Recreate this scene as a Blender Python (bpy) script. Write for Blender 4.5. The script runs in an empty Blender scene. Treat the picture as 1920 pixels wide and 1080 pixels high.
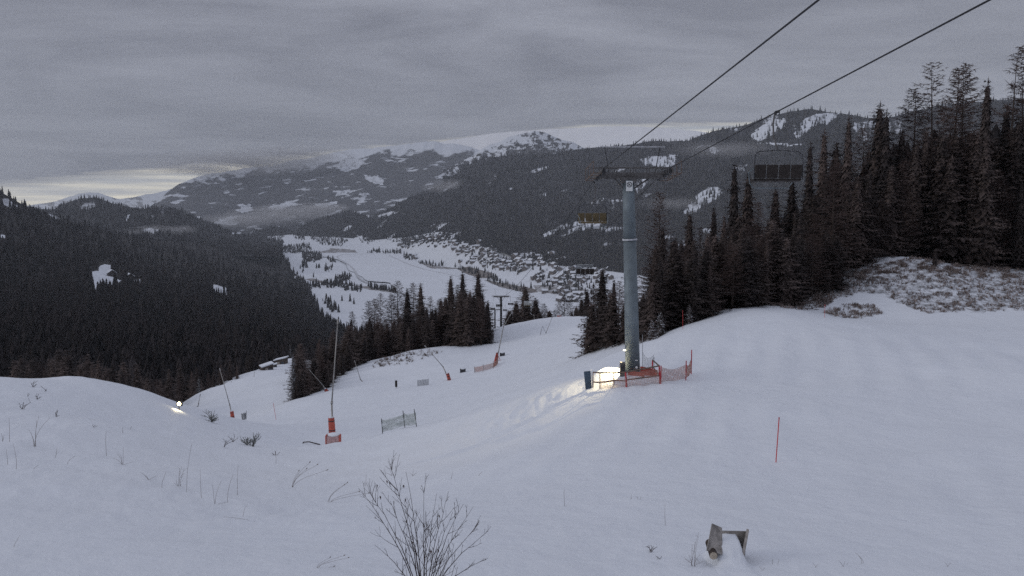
LAMP_E, HAZE_D, ZEN, ZLOW, EXPO, DENOISE = 760, 4.6e-5, 2.0, 1.02, 0.36, False
import bpy, math, random
import numpy as np
from mathutils import Vector, Matrix
random.seed(7); rng = np.random.default_rng(7)
SC = bpy.context.scene
COL = SC.collection
PITCH = math.radians(5.67); F = 1663.0
CP, SP = math.cos(PITCH), math.sin(PITCH)

# ------------------------------------------------------------------ bearings
def ray(px, py):
    a = (np.asarray(px, float) - 960) / F; b = (540 - np.asarray(py, float)) / F
    return a, CP + b * SP, -SP + b * CP
def P(px, py, Y):
    """point seen under a bearing (photo pixels) at the distance Y ahead of the camera"""
    x, y, z = ray(px, py); k = Y / y
    return np.stack(np.broadcast_arrays(x * k, y * k, z * k), -1)
def V(px, py, Y): return Vector(P(px, py, Y).tolist())
def to_px(p):
    x, y, z = p[..., 0], p[..., 1], p[..., 2]
    d = y * CP - z * SP; u = y * SP + z * CP
    return 960 + F * x / d, 540 - F * u / d

# ------------------------------------------------------------------ noise
def _h(ix, iy, s):
    n = (ix.astype(np.int64) * 374761393 + iy.astype(np.int64) * 668265263 + s * 1274126177) & 0xFFFFFFFF
    n = ((n ^ (n >> 13)) * 1274126177) & 0xFFFFFFFF
    return ((n ^ (n >> 16)) & 0xFFFF) / 65535.0
def vnoise(x, y, s=0):
    x = np.asarray(x, float); y = np.asarray(y, float)
    ix = np.floor(x); iy = np.floor(y); fx = x - ix; fy = y - iy
    fx = fx * fx * (3 - 2 * fx); fy = fy * fy * (3 - 2 * fy)
    a = _h(ix, iy, s); b = _h(ix + 1, iy, s); c = _h(ix, iy + 1, s); d = _h(ix + 1, iy + 1, s)
    return (a * (1 - fx) + b * fx) * (1 - fy) + (c * (1 - fx) + d * fx) * fy
def fbm(x, y, s=0, o=5, g=0.5):
    t = 0; a = 1; w = 0
    for k in range(o):
        t = t + a * vnoise(x, y, s + k * 17); w += a; a *= g; x = x * 2.03 + 11.3; y = y * 2.03 + 5.7
    return t / w
def sstep(a, b, x):
    t = np.clip((x - a) / (b - a), 0, 1); return t * t * (3 - 2 * t)
def in_poly(px, py, poly):
    px = np.asarray(px, float); py = np.asarray(py, float)
    r = np.zeros(np.broadcast(px, py).shape, bool); n = len(poly)
    for i in range(n):
        x0, y0 = poly[i]; x1, y1 = poly[(i + 1) % n]
        if y0 == y1: continue
        c = ((y0 > py) != (y1 > py)) & (px < (x1 - x0) * (py - y0) / (y1 - y0) + x0)
        r ^= c
    return r

# ------------------------------------------------------------------ scene helpers
def tag(o, label=None, cat=None, group=None, kind=None):
    if label: o['label'] = label
    if cat: o['category'] = cat
    if group: o['group'] = group
    if kind: o['kind'] = kind
    return o
def empty(name, loc=(0, 0, 0), rz=0.0):
    o = bpy.data.objects.new(name, None); o.location = loc; o.rotation_euler = (0, 0, rz)
    o.empty_display_size = 0.3; COL.objects.link(o); return o
def mesh_np(name, verts, faces, mats, smooth=False, mi=None):
    me = bpy.data.meshes.new(name)
    verts = np.asarray(verts, np.float32); faces = np.asarray(faces, np.int32)
    k = faces.shape[1]
    me.vertices.add(len(verts)); me.vertices.foreach_set('co', verts.ravel())
    me.loops.add(faces.size); me.loops.foreach_set('vertex_index', faces.ravel())
    me.polygons.add(len(faces)); me.polygons.foreach_set('loop_start', np.arange(0, faces.size, k, dtype=np.int32))
    for m in (mats if isinstance(mats, (list, tuple)) else [mats]): me.materials.append(m)
    if mi is not None: me.polygons.foreach_set('material_index', np.asarray(mi, np.int32))
    me.update(calc_edges=True); me.validate()
    me.polygons.foreach_set('use_smooth', np.full(len(me.polygons), bool(smooth)))
    return me
def link(name, me, parent=None, loc=None):
    o = bpy.data.objects.new(name, me); COL.objects.link(o)
    if parent: o.parent = parent
    if loc is not None: o.location = loc
    return o
class MB:
    """collects shapes, then links them as one mesh object"""
    def __init__(s): s.v = []; s.f = []; s.m = []; s.mi = 0
    def add(s, vs, fs):
        b = len(s.v); s.v += [tuple(v) for v in vs]; s.f += [tuple(i + b for i in f) for f in fs]; s.m += [s.mi] * len(fs)
    def box(s, c, size, rot=None, bev=0.0):
        x, y, z = [k / 2 for k in size]; c = Vector(c)
        b = min(bev, x * .9, y * .9, z * .9)
        if b <= 0:
            vs = [Vector((i, j, k)) for k in (-z, z) for i, j in ((-x, -y), (x, -y), (x, y), (-x, y))]
            fs = [(3, 2, 1, 0), (4, 5, 6, 7), (0, 1, 5, 4), (1, 2, 6, 5), (2, 3, 7, 6), (3, 0, 4, 7)]
        else:
            ring = lambda X, Y, Z: [Vector((i, j, Z)) for i, j in ((-X + b, -Y), (X - b, -Y), (X, -Y + b), (X, Y - b), (X - b, Y), (-X + b, Y), (-X, Y - b), (-X, -Y + b))]
            vs = ring(x - b / 2, y - b / 2, -z) + ring(x, y, -z + b) + ring(x, y, z - b) + ring(x - b / 2, y - b / 2, z)
            fs = [tuple(range(7, -1, -1)), tuple(range(24, 32))]
            for r in range(3):
                for i in range(8): fs.append((r * 8 + i, r * 8 + (i + 1) % 8, r * 8 + 8 + (i + 1) % 8, r * 8 + 8 + i))
        if rot is not None: vs = [rot @ v for v in vs]
        s.add([v + c for v in vs], fs)
    def tube(s, pts, r, n=8, caps=True):
        pts = [Vector(p) for p in pts]
        rs = r if isinstance(r, (list, tuple)) else [r] * len(pts)
        b = []; up0 = None
        for i, p in enumerate(pts):
            d = (pts[min(i + 1, len(pts) - 1)] - pts[max(i - 1, 0)])
            d = d.normalized() if d.length > 1e-9 else Vector((0, 0, 1))
            if up0 is None: up0 = Vector((0, 0, 1)) if abs(d.z) < .9 else Vector((1, 0, 0))
            a = d.cross(up0)
            if a.length < 1e-4: a = d.cross(Vector((0, 1, 0)))
            a.normalize(); up0 = a.cross(d); c = up0
            for k in range(n):
                t = 2 * math.pi * k / n; b.append(p + (a * math.cos(t) + c * math.sin(t)) * rs[i])
        fs = [(i * n + k, i * n + (k + 1) % n, (i + 1) * n + (k + 1) % n, (i + 1) * n + k) for i in range(len(pts) - 1) for k in range(n)]
        if caps: fs += [tuple(range(n - 1, -1, -1)), tuple(range((len(pts) - 1) * n, len(pts) * n))]
        s.add(b, fs)
    def lathe(s, prof, c=(0, 0, 0), n=16, axis='z'):
        c = Vector(c); vs = []
        for r, h in prof:
            for k in range(n):
                t = 2 * math.pi * k / n
                q = (r * math.cos(t), r * math.sin(t), h)
                if axis == 'y': q = (q[0], q[2], -q[1])
                if axis == 'x': q = (q[2], q[0], q[1])
                vs.append(Vector(q) + c)
        m = len(prof)
        fs = [(i * n + k, i * n + (k + 1) % n, (i + 1) * n + (k + 1) % n, (i + 1) * n + k) for i in range(m - 1) for k in range(n)]
        fs += [tuple(range(n - 1, -1, -1)), tuple(range((m - 1) * n, m * n))]
        s.add(vs, fs)
    def mesh(s, name, mats, smooth=False):
        me = bpy.data.meshes.new(name); me.from_pydata(s.v, [], s.f)
        for m in (mats if isinstance(mats, (list, tuple)) else [mats]): me.materials.append(m)
        me.polygons.foreach_set('material_index', np.array(s.m, np.int32))
        me.polygons.foreach_set('use_smooth', np.full(len(s.f), bool(smooth)))
        me.update(); return me
    def build(s, name, mats, parent=None, loc=None, smooth=False):
        return link(name, s.mesh(name, mats, smooth), parent, loc)

# ------------------------------------------------------------------ materials
def nodes(m):
    m.use_nodes = True; return m.node_tree, m.node_tree.nodes, m.node_tree.links, m.node_tree.nodes['Principled BSDF']
def mat(name, c, rough=.7, var=.25, scale=3.0, bump=.0, metal=0.0, c2=None, spec=.3):
    m = bpy.data.materials.new(name); nt, N, L, B = nodes(m)
    B.inputs['Roughness'].default_value = rough; B.inputs['Metallic'].default_value = metal
    B.inputs['Specular IOR Level'].default_value = spec
    tc = N.new('ShaderNodeTexCoord'); nz = N.new('ShaderNodeTexNoise')
    nz.inputs['Scale'].default_value = scale; nz.inputs['Detail'].default_value = 5
    L.new(tc.outputs['Object'], nz.inputs['Vector'])
    cr = N.new('ShaderNodeValToRGB'); L.new(nz.outputs['Fac'], cr.inputs['Fac'])
    lo = [k * (1 - var) for k in c]; hi = list(c2) if c2 else [k * (1 + var) for k in c]
    cr.color_ramp.elements[0].position = .32; cr.color_ramp.elements[1].position = .68
    cr.color_ramp.elements[0].color = (*lo, 1); cr.color_ramp.elements[1].color = (*hi, 1)
    L.new(cr.outputs['Color'], B.inputs['Base Color'])
    if bump:
        b = N.new('ShaderNodeBump'); b.inputs['Strength'].default_value = bump; b.inputs['Distance'].default_value = .05
        L.new(nz.outputs['Fac'], b.inputs['Height']); L.new(b.outputs['Normal'], B.inputs['Normal'])
    return m
def foliage(name, c, c2, snow=0.0):
    """crown colour: clumps from a noise in object space plus a per tree shift"""
    m = bpy.data.materials.new(name); nt, N, L, B = nodes(m)
    B.inputs['Roughness'].default_value = .85; B.inputs['Specular IOR Level'].default_value = .1
    tc = N.new('ShaderNodeTexCoord'); nz = N.new('ShaderNodeTexNoise'); nz.inputs['Scale'].default_value = .9; nz.inputs['Detail'].default_value = 4
    L.new(tc.outputs['Object'], nz.inputs['Vector'])
    oi = N.new('ShaderNodeObjectInfo')
    ad = N.new('ShaderNodeMath'); ad.operation = 'MULTIPLY_ADD'; ad.inputs[1].default_value = .5; ad.inputs[2].default_value = -.25
    L.new(oi.outputs['Random'], ad.inputs[0])
    ad2 = N.new('ShaderNodeMath'); ad2.operation = 'ADD'; L.new(nz.outputs['Fac'], ad2.inputs[0]); L.new(ad.outputs[0], ad2.inputs[1])
    cr = N.new('ShaderNodeValToRGB'); cr.color_ramp.elements[0].position = .25; cr.color_ramp.elements[1].position = .8
    cr.color_ramp.elements[0].color = (*c, 1); cr.color_ramp.elements[1].color = (*c2, 1)
    L.new(ad2.outputs[0], cr.inputs['Fac']); out = cr.outputs['Color']
    if snow:
        n2 = N.new('ShaderNodeTexNoise'); n2.inputs['Scale'].default_value = 2.3; n2.inputs['Detail'].default_value = 3
        L.new(tc.outputs['Object'], n2.inputs['Vector'])
        r2 = N.new('ShaderNodeValToRGB'); r2.color_ramp.elements[0].position = .62 - snow * .25; r2.color_ramp.elements[1].position = .72 - snow * .2
        L.new(n2.outputs['Fac'], r2.inputs['Fac'])
        mx = N.new('ShaderNodeMix'); mx.data_type = 'RGBA'; L.new(r2.outputs['Color'], mx.inputs['Factor'])
        L.new(out, mx.inputs[6]); mx.inputs[7].default_value = (.5, .51, .54, 1); out = mx.outputs[2]
    L.new(out, B.inputs['Base Color']); return m
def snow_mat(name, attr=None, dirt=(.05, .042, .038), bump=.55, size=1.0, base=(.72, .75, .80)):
    m = bpy.data.materials.new(name); nt, N, L, B = nodes(m)
    B.inputs['Roughness'].default_value = .65; B.inputs['Specular IOR Level'].default_value = .2
    tc = N.new('ShaderNodeTexCoord')
    nz = N.new('ShaderNodeTexNoise'); nz.inputs['Scale'].default_value = .22 / size; nz.inputs['Detail'].default_value = 7; nz.inputs['Roughness'].default_value = .62
    L.new(tc.outputs['Object'], nz.inputs['Vector'])
    cr = N.new('ShaderNodeValToRGB'); cr.color_ramp.elements[0].position = .25; cr.color_ramp.elements[1].position = .75
    cr.color_ramp.elements[0].color = (*[k * .93 for k in base], 1); cr.color_ramp.elements[1].color = (*base, 1)
    L.new(nz.outputs['Fac'], cr.inputs['Fac']); out = cr.outputs['Color']
    if attr:
        at = N.new('ShaderNodeAttribute'); at.attribute_name = attr
        n2 = N.new('ShaderNodeTexNoise'); n2.inputs['Scale'].default_value = 1.6 / size; n2.inputs['Detail'].default_value = 6; n2.inputs['Roughness'].default_value = .7
        L.new(tc.outputs['Object'], n2.inputs['Vector'])
        # threshold the break-up noise by the painted-on cover amount
        sub = N.new('ShaderNodeMath'); sub.operation = 'ADD'; L.new(at.outputs['Fac'], sub.inputs[0]); L.new(n2.outputs['Fac'], sub.inputs[1])
        mr = N.new('ShaderNodeMapRange'); mr.inputs['From Min'].default_value = .82; mr.inputs['From Max'].default_value = 1.12
        L.new(sub.outputs[0], mr.inputs['Value'])
        mx = N.new('ShaderNodeMix'); mx.data_type = 'RGBA'; L.new(mr.outputs['Result'], mx.inputs['Factor'])
        L.new(out, mx.inputs[6]); mx.inputs[7].default_value = (*dirt, 1); out = mx.outputs[2]
    L.new(out, B.inputs['Base Color'])
    if bump:
        n3 = N.new('ShaderNodeTexNoise'); n3.inputs['Scale'].default_value = 1.1 / size; n3.inputs['Detail'].default_value = 8; n3.inputs['Roughness'].default_value = .6
        L.new(tc.outputs['Object'], n3.inputs['Vector'])
        b = N.new('ShaderNodeBump'); b.inputs['Strength'].default_value = bump; b.inputs['Distance'].default_value = .25 * size
        L.new(n3.outputs['Fac'], b.inputs['Height']); L.new(b.outputs['Normal'], B.inputs['Normal'])
    return m
def hill_mat(name, wood, wood2, snow=(.66, .69, .74), scale=.004, lo=.42, hi=.58, fine=.03):
    """forest floor and bare snow, told apart by the 'snow' attribute of the sheet"""
    m = bpy.data.materials.new(name); nt, N, L, B = nodes(m)
    B.inputs['Roughness'].default_value = .9; B.inputs['Specular IOR Level'].default_value = .05
    tc = N.new('ShaderNodeTexCoord'); at = N.new('ShaderNodeAttribute'); at.attribute_name = 'snow'
    n1 = N.new('ShaderNodeTexNoise'); n1.inputs['Scale'].default_value = fine; n1.inputs['Detail'].default_value = 6; n1.inputs['Roughness'].default_value = .7
    L.new(tc.outputs['Object'], n1.inputs['Vector'])
    cr = N.new('ShaderNodeValToRGB'); cr.color_ramp.elements[0].position = .3; cr.color_ramp.elements[1].position = .72
    cr.color_ramp.elements[0].color = (*wood, 1); cr.color_ramp.elements[1].color = (*wood2, 1); L.new(n1.outputs['Fac'], cr.inputs['Fac'])
    ad = N.new('ShaderNodeMath'); ad.operation = 'MULTIPLY_ADD'; ad.inputs[1].default_value = .55; L.new(n1.outputs['Fac'], ad.inputs[0])
    sb = N.new('ShaderNodeMath'); sb.operation = 'SUBTRACT'; sb.inputs[1].default_value = .275; L.new(at.outputs['Fac'], sb.inputs[0]); L.new(sb.outputs[0], ad.inputs[2])
    mr = N.new('ShaderNodeMapRange'); mr.inputs['From Min'].default_value = lo; mr.inputs['From Max'].default_value = hi; L.new(ad.outputs[0], mr.inputs['Value'])
    mx = N.new('ShaderNodeMix'); mx.data_type = 'RGBA'; L.new(mr.outputs['Result'], mx.inputs['Factor']); L.new(cr.outputs['Color'], mx.inputs[6]); mx.inputs[7].default_value = (*snow, 1)
    L.new(mx.outputs[2], B.inputs['Base Color']); return m
def emis(name, c, s):
    m = bpy.data.materials.new(name); nt, N, L, B = nodes(m)
    B.inputs['Base Color'].default_value = (*c, 1); B.inputs['Emission Color'].default_value = (*c, 1); B.inputs['Emission Strength'].default_value = s
    return m
def volume(name, c, d, aniso=0.0):
    m = bpy.data.materials.new(name); m.use_nodes = True; nt = m.node_tree; nt.nodes.clear()
    o = nt.nodes.new('ShaderNodeOutputMaterial'); v = nt.nodes.new('ShaderNodeVolumePrincipled')
    v.inputs['Color'].default_value = (*c, 1); v.inputs['Density'].default_value = d; v.inputs['Anisotropy'].default_value = aniso
    m.cycles.volume_sampling = 'DISTANCE'; m.cycles.homogeneous_volume = True
    nt.links.new(v.outputs['Volume'], o.inputs['Volume']); return m

M = {
 'snow': snow_mat('snow', 'dirt'), 'cap': snow_mat('snow_cap', None, bump=.15),
 'valley': snow_mat('valley_snow', 'dirt', dirt=(.15, .13, .12), bump=.0, size=40),
 'ice': snow_mat('lake_snow', 'dirt', dirt=(.45, .46, .48), bump=.0, size=40, base=(.74, .77, .82)),
 'spruce': foliage('spruce_needles', (.054, .046, .045), (.155, .120, .110)),
 'spruce_snowy': foliage('snowy_needles', (.03, .032, .03), (.06, .055, .05), snow=.55),
 'frost': foliage('frosted_needles', (.06, .06, .06), (.11, .10, .10), snow=.35),
 'larch': foliage('larch_twigs', (.05, .036, .034), (.115, .083, .075)),
 'larch_far': foliage('far_larch_twigs', (.045, .036, .034), (.09, .072, .066)),
 'farwood': foliage('far_needles', (.020, .020, .022), (.054, .046, .047)),
 'bark': mat('bark', (.055, .042, .036), .9, .4, 6, .3),
 'twig': mat('twig_bark', (.05, .034, .032), .8, .3, 8),
 'stalk': mat('dry_stalk', (.13, .095, .075), .85, .35, 9),
 'heather': mat('dry_heather', (.24, .195, .178), .9, .4, 2),
 'leaf': mat('withered_leaf', (.09, .05, .04), .7, .3, 20),
 'steel': mat('galvanised_steel', (.155, .185, .205), .6, .2, 1.4, .05, .25),
 'dark_steel': mat('dark_steel', (.055, .055, .06), .6, .3, 5, .1, .4),
 'rust': mat('weathered_iron', (.12, .115, .115), .7, .35, 6, .2, .2),
 'frosted': mat('frosted_steel', (.42, .43, .46), .7, .3, 4),
 'rope': mat('steel_rope', (.035, .035, .04), .6, .3, 30, 0, .5),
 'white': mat('white_plate', (.72, .74, .74), .5, .06, 5),
 'ink': mat('black_print', (.03, .03, .035), .6, .1, 5),
 'orange': mat('orange_pad', (.42, .085, .06), .6, .22, 3, .2),
 'red': mat('red_paint', (.42, .04, .055), .5, .2, 3),
 'pole_red': mat('red_plastic', (.55, .06, .06), .45, .12, 3),
 'net_orange': mat('orange_net', (.42, .24, .20), .7, .2, 3),
 'net_white': mat('pale_net', (.46, .50, .50), .7, .2, 3),
 'net_grey': mat('grey_net', (.28, .29, .31), .7, .2, 3),
 'wood': mat('weathered_wood', (.07, .055, .048), .8, .35, 7, .3),
 'rail': mat('brown_rail', (.14, .10, .08), .7, .3, 5, .1),
 'plank': mat('grey_plank', (.27, .25, .235), .85, .4, 5, .3),
 'cut': mat('log_end', (.42, .36, .29), .8, .2, 12),
 'pink': mat('faded_box', (.45, .30, .30), .8, .2, 4),
 'blue': mat('dark_blue_mat', (.055, .085, .125), .7, .2, 4, .1),
 'seat': mat('brown_seat', (.12, .092, .05), .6, .2, 4, .1),
 'seat_dark': mat('dark_seat', (.03, .024, .022), .7, .25, 4, .1),
 'lance': mat('lance_alloy', (.30, .29, .28), .45, .12, 2, 0, .4),
 'plaster': mat('plaster', (.15, .125, .115), .9, .15, 1), 'plaster_dark': mat('brown_timber', (.05, .04, .036), .9, .25, 1),
 'pane': mat('window_pane', (.04, .045, .06), .2, .2, 1),
 'lamp': emis('lit_lamp', (1, .88, .55), 10), 'lamp_far': emis('lit_floodlight', (1, .85, .5), 14),
}
# ================================================================== the snow slope around the camera
CTRL = np.array([  # photo bearing of a point of the slope, and how far ahead it lies
 (-900, 1080, 20), (-900, 800, 45), (-900, 690, 80), (-300, 1080, 20), (-300, 880, 36), (-300, 695, 78),
 (0, 1080, 20), (0, 900, 34), (0, 800, 48), (0, 704, 74), (65, 708, 76), (130, 703, 78), (200, 716, 80), (260, 735, 83), (320, 762, 88),
 (150, 900, 35), (300, 1000, 26), (300, 900, 37), (380, 935, 34), (200, 800, 52), (330, 820, 62), (450, 870, 52), (480, 835, 68), (400, 790, 92),
 (600, 1080, 20), (600, 940, 37), (625, 840, 72), (900, 1080, 20), (900, 920, 34), (900, 830, 52), (748, 802, 66), (900, 770, 68),
 (1200, 1080, 20), (1187, 702, 55), (1100, 728, 54), (1180, 728, 52.5), (1300, 712, 56), (1100, 850, 38), (1457, 862, 35),
 (1365, 1045, 21.5), (1600, 750, 48), (1600, 900, 31.5), (1900, 1000, 24), (1900, 750, 47.5), (1920, 640, 66), (2400, 900, 30), (2400, 640, 60), (2400, 575, 84), (2900, 800, 40),
 (1920, 586, 86), (1800, 590, 86), (1700, 585, 87), (1600, 592, 86), (1540, 578, 89), (1450, 572, 88), (1400, 578, 84), (1300, 612, 76), (1215, 645, 72),
 (1560, 540, 95), (1640, 505, 99), (1720, 488, 101), (1800, 512, 100), (1920, 525, 100), (1480, 556, 92), (2400, 510, 100),
 (1400, 552, 130), (1300, 575, 130), (1700, 492, 150), (2000, 500, 150), (2400, 500, 150), (1500, 540, 170), (1900, 500, 190),
 (1170, 655, 80), (1095, 667, 86), (1000, 705, 98), (1000, 655, 148), (1060, 640, 150), (950, 610, 196), (1000, 601, 206), (1050, 600, 208), (1095, 600, 208), (1200, 590, 200),
 (842, 713, 130), (930, 677, 142), (545, 752, 130), (600, 733, 138), (720, 671, 168), (780, 657, 166), (850, 657, 164), (920, 655, 165),
 (640, 765, 108), (437, 796, 120), (700, 740, 122), (340, 772, 148), (300, 775, 142), (371, 766, 158), (360, 747, 176), (404, 745, 200), (450, 716, 240), (500, 692, 290), (545, 672, 325),
 (560, 688, 385), (600, 700, 385), (640, 712, 400), (500, 708, 350), (700, 720, 330), (640, 715, 300)], float)
_cp = P(CTRL[:, 0], CTRL[:, 1], CTRL[:, 2])
# ground out of sight: behind the crests, beside and behind the camera
_ex = np.array([(-60, 0, -7), (0, 3, -7.6), (60, 0, -7), (-140, 60, -14), (140, 60, -7), (-60, 120, -36), (-90, 110, -30), (-150, 160, -52), (-70, 170, -46), (-50, 130, -38),
 (-110, 230, -66), (-120, 330, -84), (-150, 450, -115), (-20, 300, -66), (20, 270, -52), (60, 260, -44), (0, 240, -40), (-20, 230, -42), (-35, 210, -41), (-55, 210, -47), (-60, 430, -105), (0, 450, -110),
 (80, 300, -44), (120, 250, -22), (200, 200, -6), (150, 350, -50), (-30, 195, -37), (80, 450, -95), (-85, 430, -84), (260, 120, 0), (-260, 120, -30), (-260, 420, -100), (260, 420, -50)], float)
_c = np.concatenate([_cp, _ex]); _S = 100.0
def _U(r2): return np.where(r2 > 0, r2 * np.log(r2 + 1e-12), 0) * .5
_X = _c[:, :2] / _S
_K = _U(((_X[:, None] - _X[None]) ** 2).sum(-1)) + 2e-4 * np.eye(len(_X))
_A = np.zeros((len(_X) + 3,) * 2); _A[:len(_X), :len(_X)] = _K
_A[:len(_X), len(_X)] = _A[len(_X), :len(_X)] = 1; _A[:len(_X), len(_X) + 1:] = _X; _A[len(_X) + 1:, :len(_X)] = _X.T
_w = np.linalg.solve(_A, np.concatenate([_c[:, 2], np.zeros(3)]))
def ground_z(x, y, fine=True):
    x = np.atleast_1d(np.asarray(x, float)); y = np.atleast_1d(np.asarray(y, float)); q = np.stack([x, y], -1).reshape(-1, 2) / _S
    out = np.empty(len(q))
    for i in range(0, len(q), 20000):
        k = q[i:i + 20000]; out[i:i + 20000] = _U(((k[:, None] - _X[None]) ** 2).sum(-1)) @ _w[:len(_X)] + _w[len(_X)] + k @ _w[len(_X) + 1:]
    out = out.reshape(x.shape)
    if fine:
        r = np.hypot(x, y)
        out = out + (fbm(x * .09, y * .09, 3) - .5) * .9 * sstep(15, 60, r) + (fbm(x * .5, y * .5, 9, 4) - .5) * .16
        # trodden and drifted snow where the floodlight rakes across it
        out = out + (fbm(x * 1.9, y * 1.1, 21, 5, .6) - .5) * .40 * np.exp(-((x - 2.2) / 5.5) ** 2 - ((y - 54) / 4.5) ** 2)
        out = out + .55 * np.exp(-((x - 6.2) / 1.25) ** 2 - ((y - 55.5) / .9) ** 2)
        tr = np.sin((x * 1.0 - y * .32 + 2.5 * fbm(x * .06, y * .06, 61, 2)) * 2.6) * sstep(.45, .7, fbm(x * .05 + 7, y * .05, 62, 3))
        out = out + tr * .045 * sstep(14, 20, r) * (1 - sstep(60, 90, r))
        # tussocks under the snow of the bank and of the brushy rim
        bank = sstep(18, 26, x) * (1 - sstep(60, 75, x)) * np.exp(-((y - 97) / 7.5) ** 2)
        out = out + bank * (fbm(x * .8, y * .8, 31, 4) - .45) * .5
        left = sstep(3, 9, -x) * (1 - sstep(60, 80, y)) * sstep(24, 32, y)
        out = out + left * (fbm(x * 1.1, y * .7, 41, 4) - .5) * .22
    return out
def G(x, y):
    return Vector((x, y, float(ground_z(x, y)[0])))
def gpx(px, Y, py0=700):
    """spot on the slope on a bearing's column at distance Y"""
    x = float(P(px, py0, Y)[0])
    for _ in range(3):
        z = float(ground_z(x, Y)[0]); q = to_px(np.array([x, Y, z])); x = float(P(px, q[1], Y)[0])
    return G(x, Y)
def hit(px, py, lo=8.0, hi=420.0):
    """where a sight line through a photo bearing first meets the slope"""
    ys = np.geomspace(lo, hi, 700); p = P(px, py, ys); g = ground_z(p[:, 0], p[:, 1])
    k = np.nonzero(p[:, 2] < g)[0]
    i = k[0] if len(k) else len(ys) - 1
    return Vector((float(p[i, 0]), float(p[i, 1]), float(g[i])))

az = np.concatenate([np.linspace(-88, -36, 30)[:-1], np.linspace(-36, 36, 620), np.linspace(36, 88, 30)[1:]])
rr = np.geomspace(4.0, 480.0, 430)
AZ, RR = np.meshgrid(np.radians(az), rr); GX = RR * np.sin(AZ); GY = RR * np.cos(AZ); GZ = ground_z(GX, GY)
def grid_faces(nv, nu):
    i = np.arange(nv - 1)[:, None] * nu + np.arange(nu - 1)[None]
    return np.stack([i, i + 1, i + nu + 1, i + nu], -1).reshape(-1, 4)
def set_attr(me, name, val):
    a = me.attributes.new(name, 'FLOAT', 'POINT'); a.data.foreach_set('value', np.asarray(val, np.float32).ravel())
me = mesh_np('snow_slope', np.stack([GX, GY, GZ], -1).reshape(-1, 3), grid_faces(len(rr), len(az)), M['snow'], True)
gp = np.stack([GX, GY, GZ], -1); gpx_, gpy_ = to_px(np.where(GY[..., None] > 1, gp, np.array([0, 1e3, 0.])))
jx = (fbm(GX * .15, GY * .15, 51) - .5) * 60; jy = (fbm(GX * .15, GY * .15, 52) - .5) * 26
bankpoly = [(1480, 552), (1600, 508), (1720, 482), (1830, 500), (1960, 505), (2300, 490), (2300, 585), (1900, 582), (1740, 588), (1700, 575), (1650, 548), (1560, 560)]
patch = [(1540, 585), (1580, 570), (1640, 572), (1655, 588), (1610, 598), (1560, 594)]
dirt = np.zeros(GX.shape)
inb = in_poly(gpx_ + jx * .4, gpy_ + jy * .5, bankpoly) & (GY < 112); dirt[inb] = .42
dirt[in_poly(gpx_ + jx * .3, gpy_ + jy * .4, patch) & (GY < 95)] = .36
# needle litter under the stands, where no snow reaches
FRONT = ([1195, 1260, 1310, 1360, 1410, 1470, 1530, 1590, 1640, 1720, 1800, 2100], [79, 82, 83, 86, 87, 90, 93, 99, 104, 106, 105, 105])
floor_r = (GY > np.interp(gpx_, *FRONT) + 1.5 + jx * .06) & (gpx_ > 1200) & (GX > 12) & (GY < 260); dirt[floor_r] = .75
crest = np.interp(gpx_, [545, 720, 780, 920, 960], [130, 170, 168, 167, 190])
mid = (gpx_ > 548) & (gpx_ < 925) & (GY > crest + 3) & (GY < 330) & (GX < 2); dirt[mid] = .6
dirt[in_poly(gpx_ + jx * .3, gpy_ + jy * .3, [(700, 690), (720, 668), (790, 655), (800, 664), (740, 685)]) & (GY < 190)] = .3
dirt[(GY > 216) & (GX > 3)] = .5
set_attr(me, 'dirt', dirt)
tag(link('snow_slope', me), 'snow covered ski slope falling away below the camera', 'ground', kind='structure')

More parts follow.
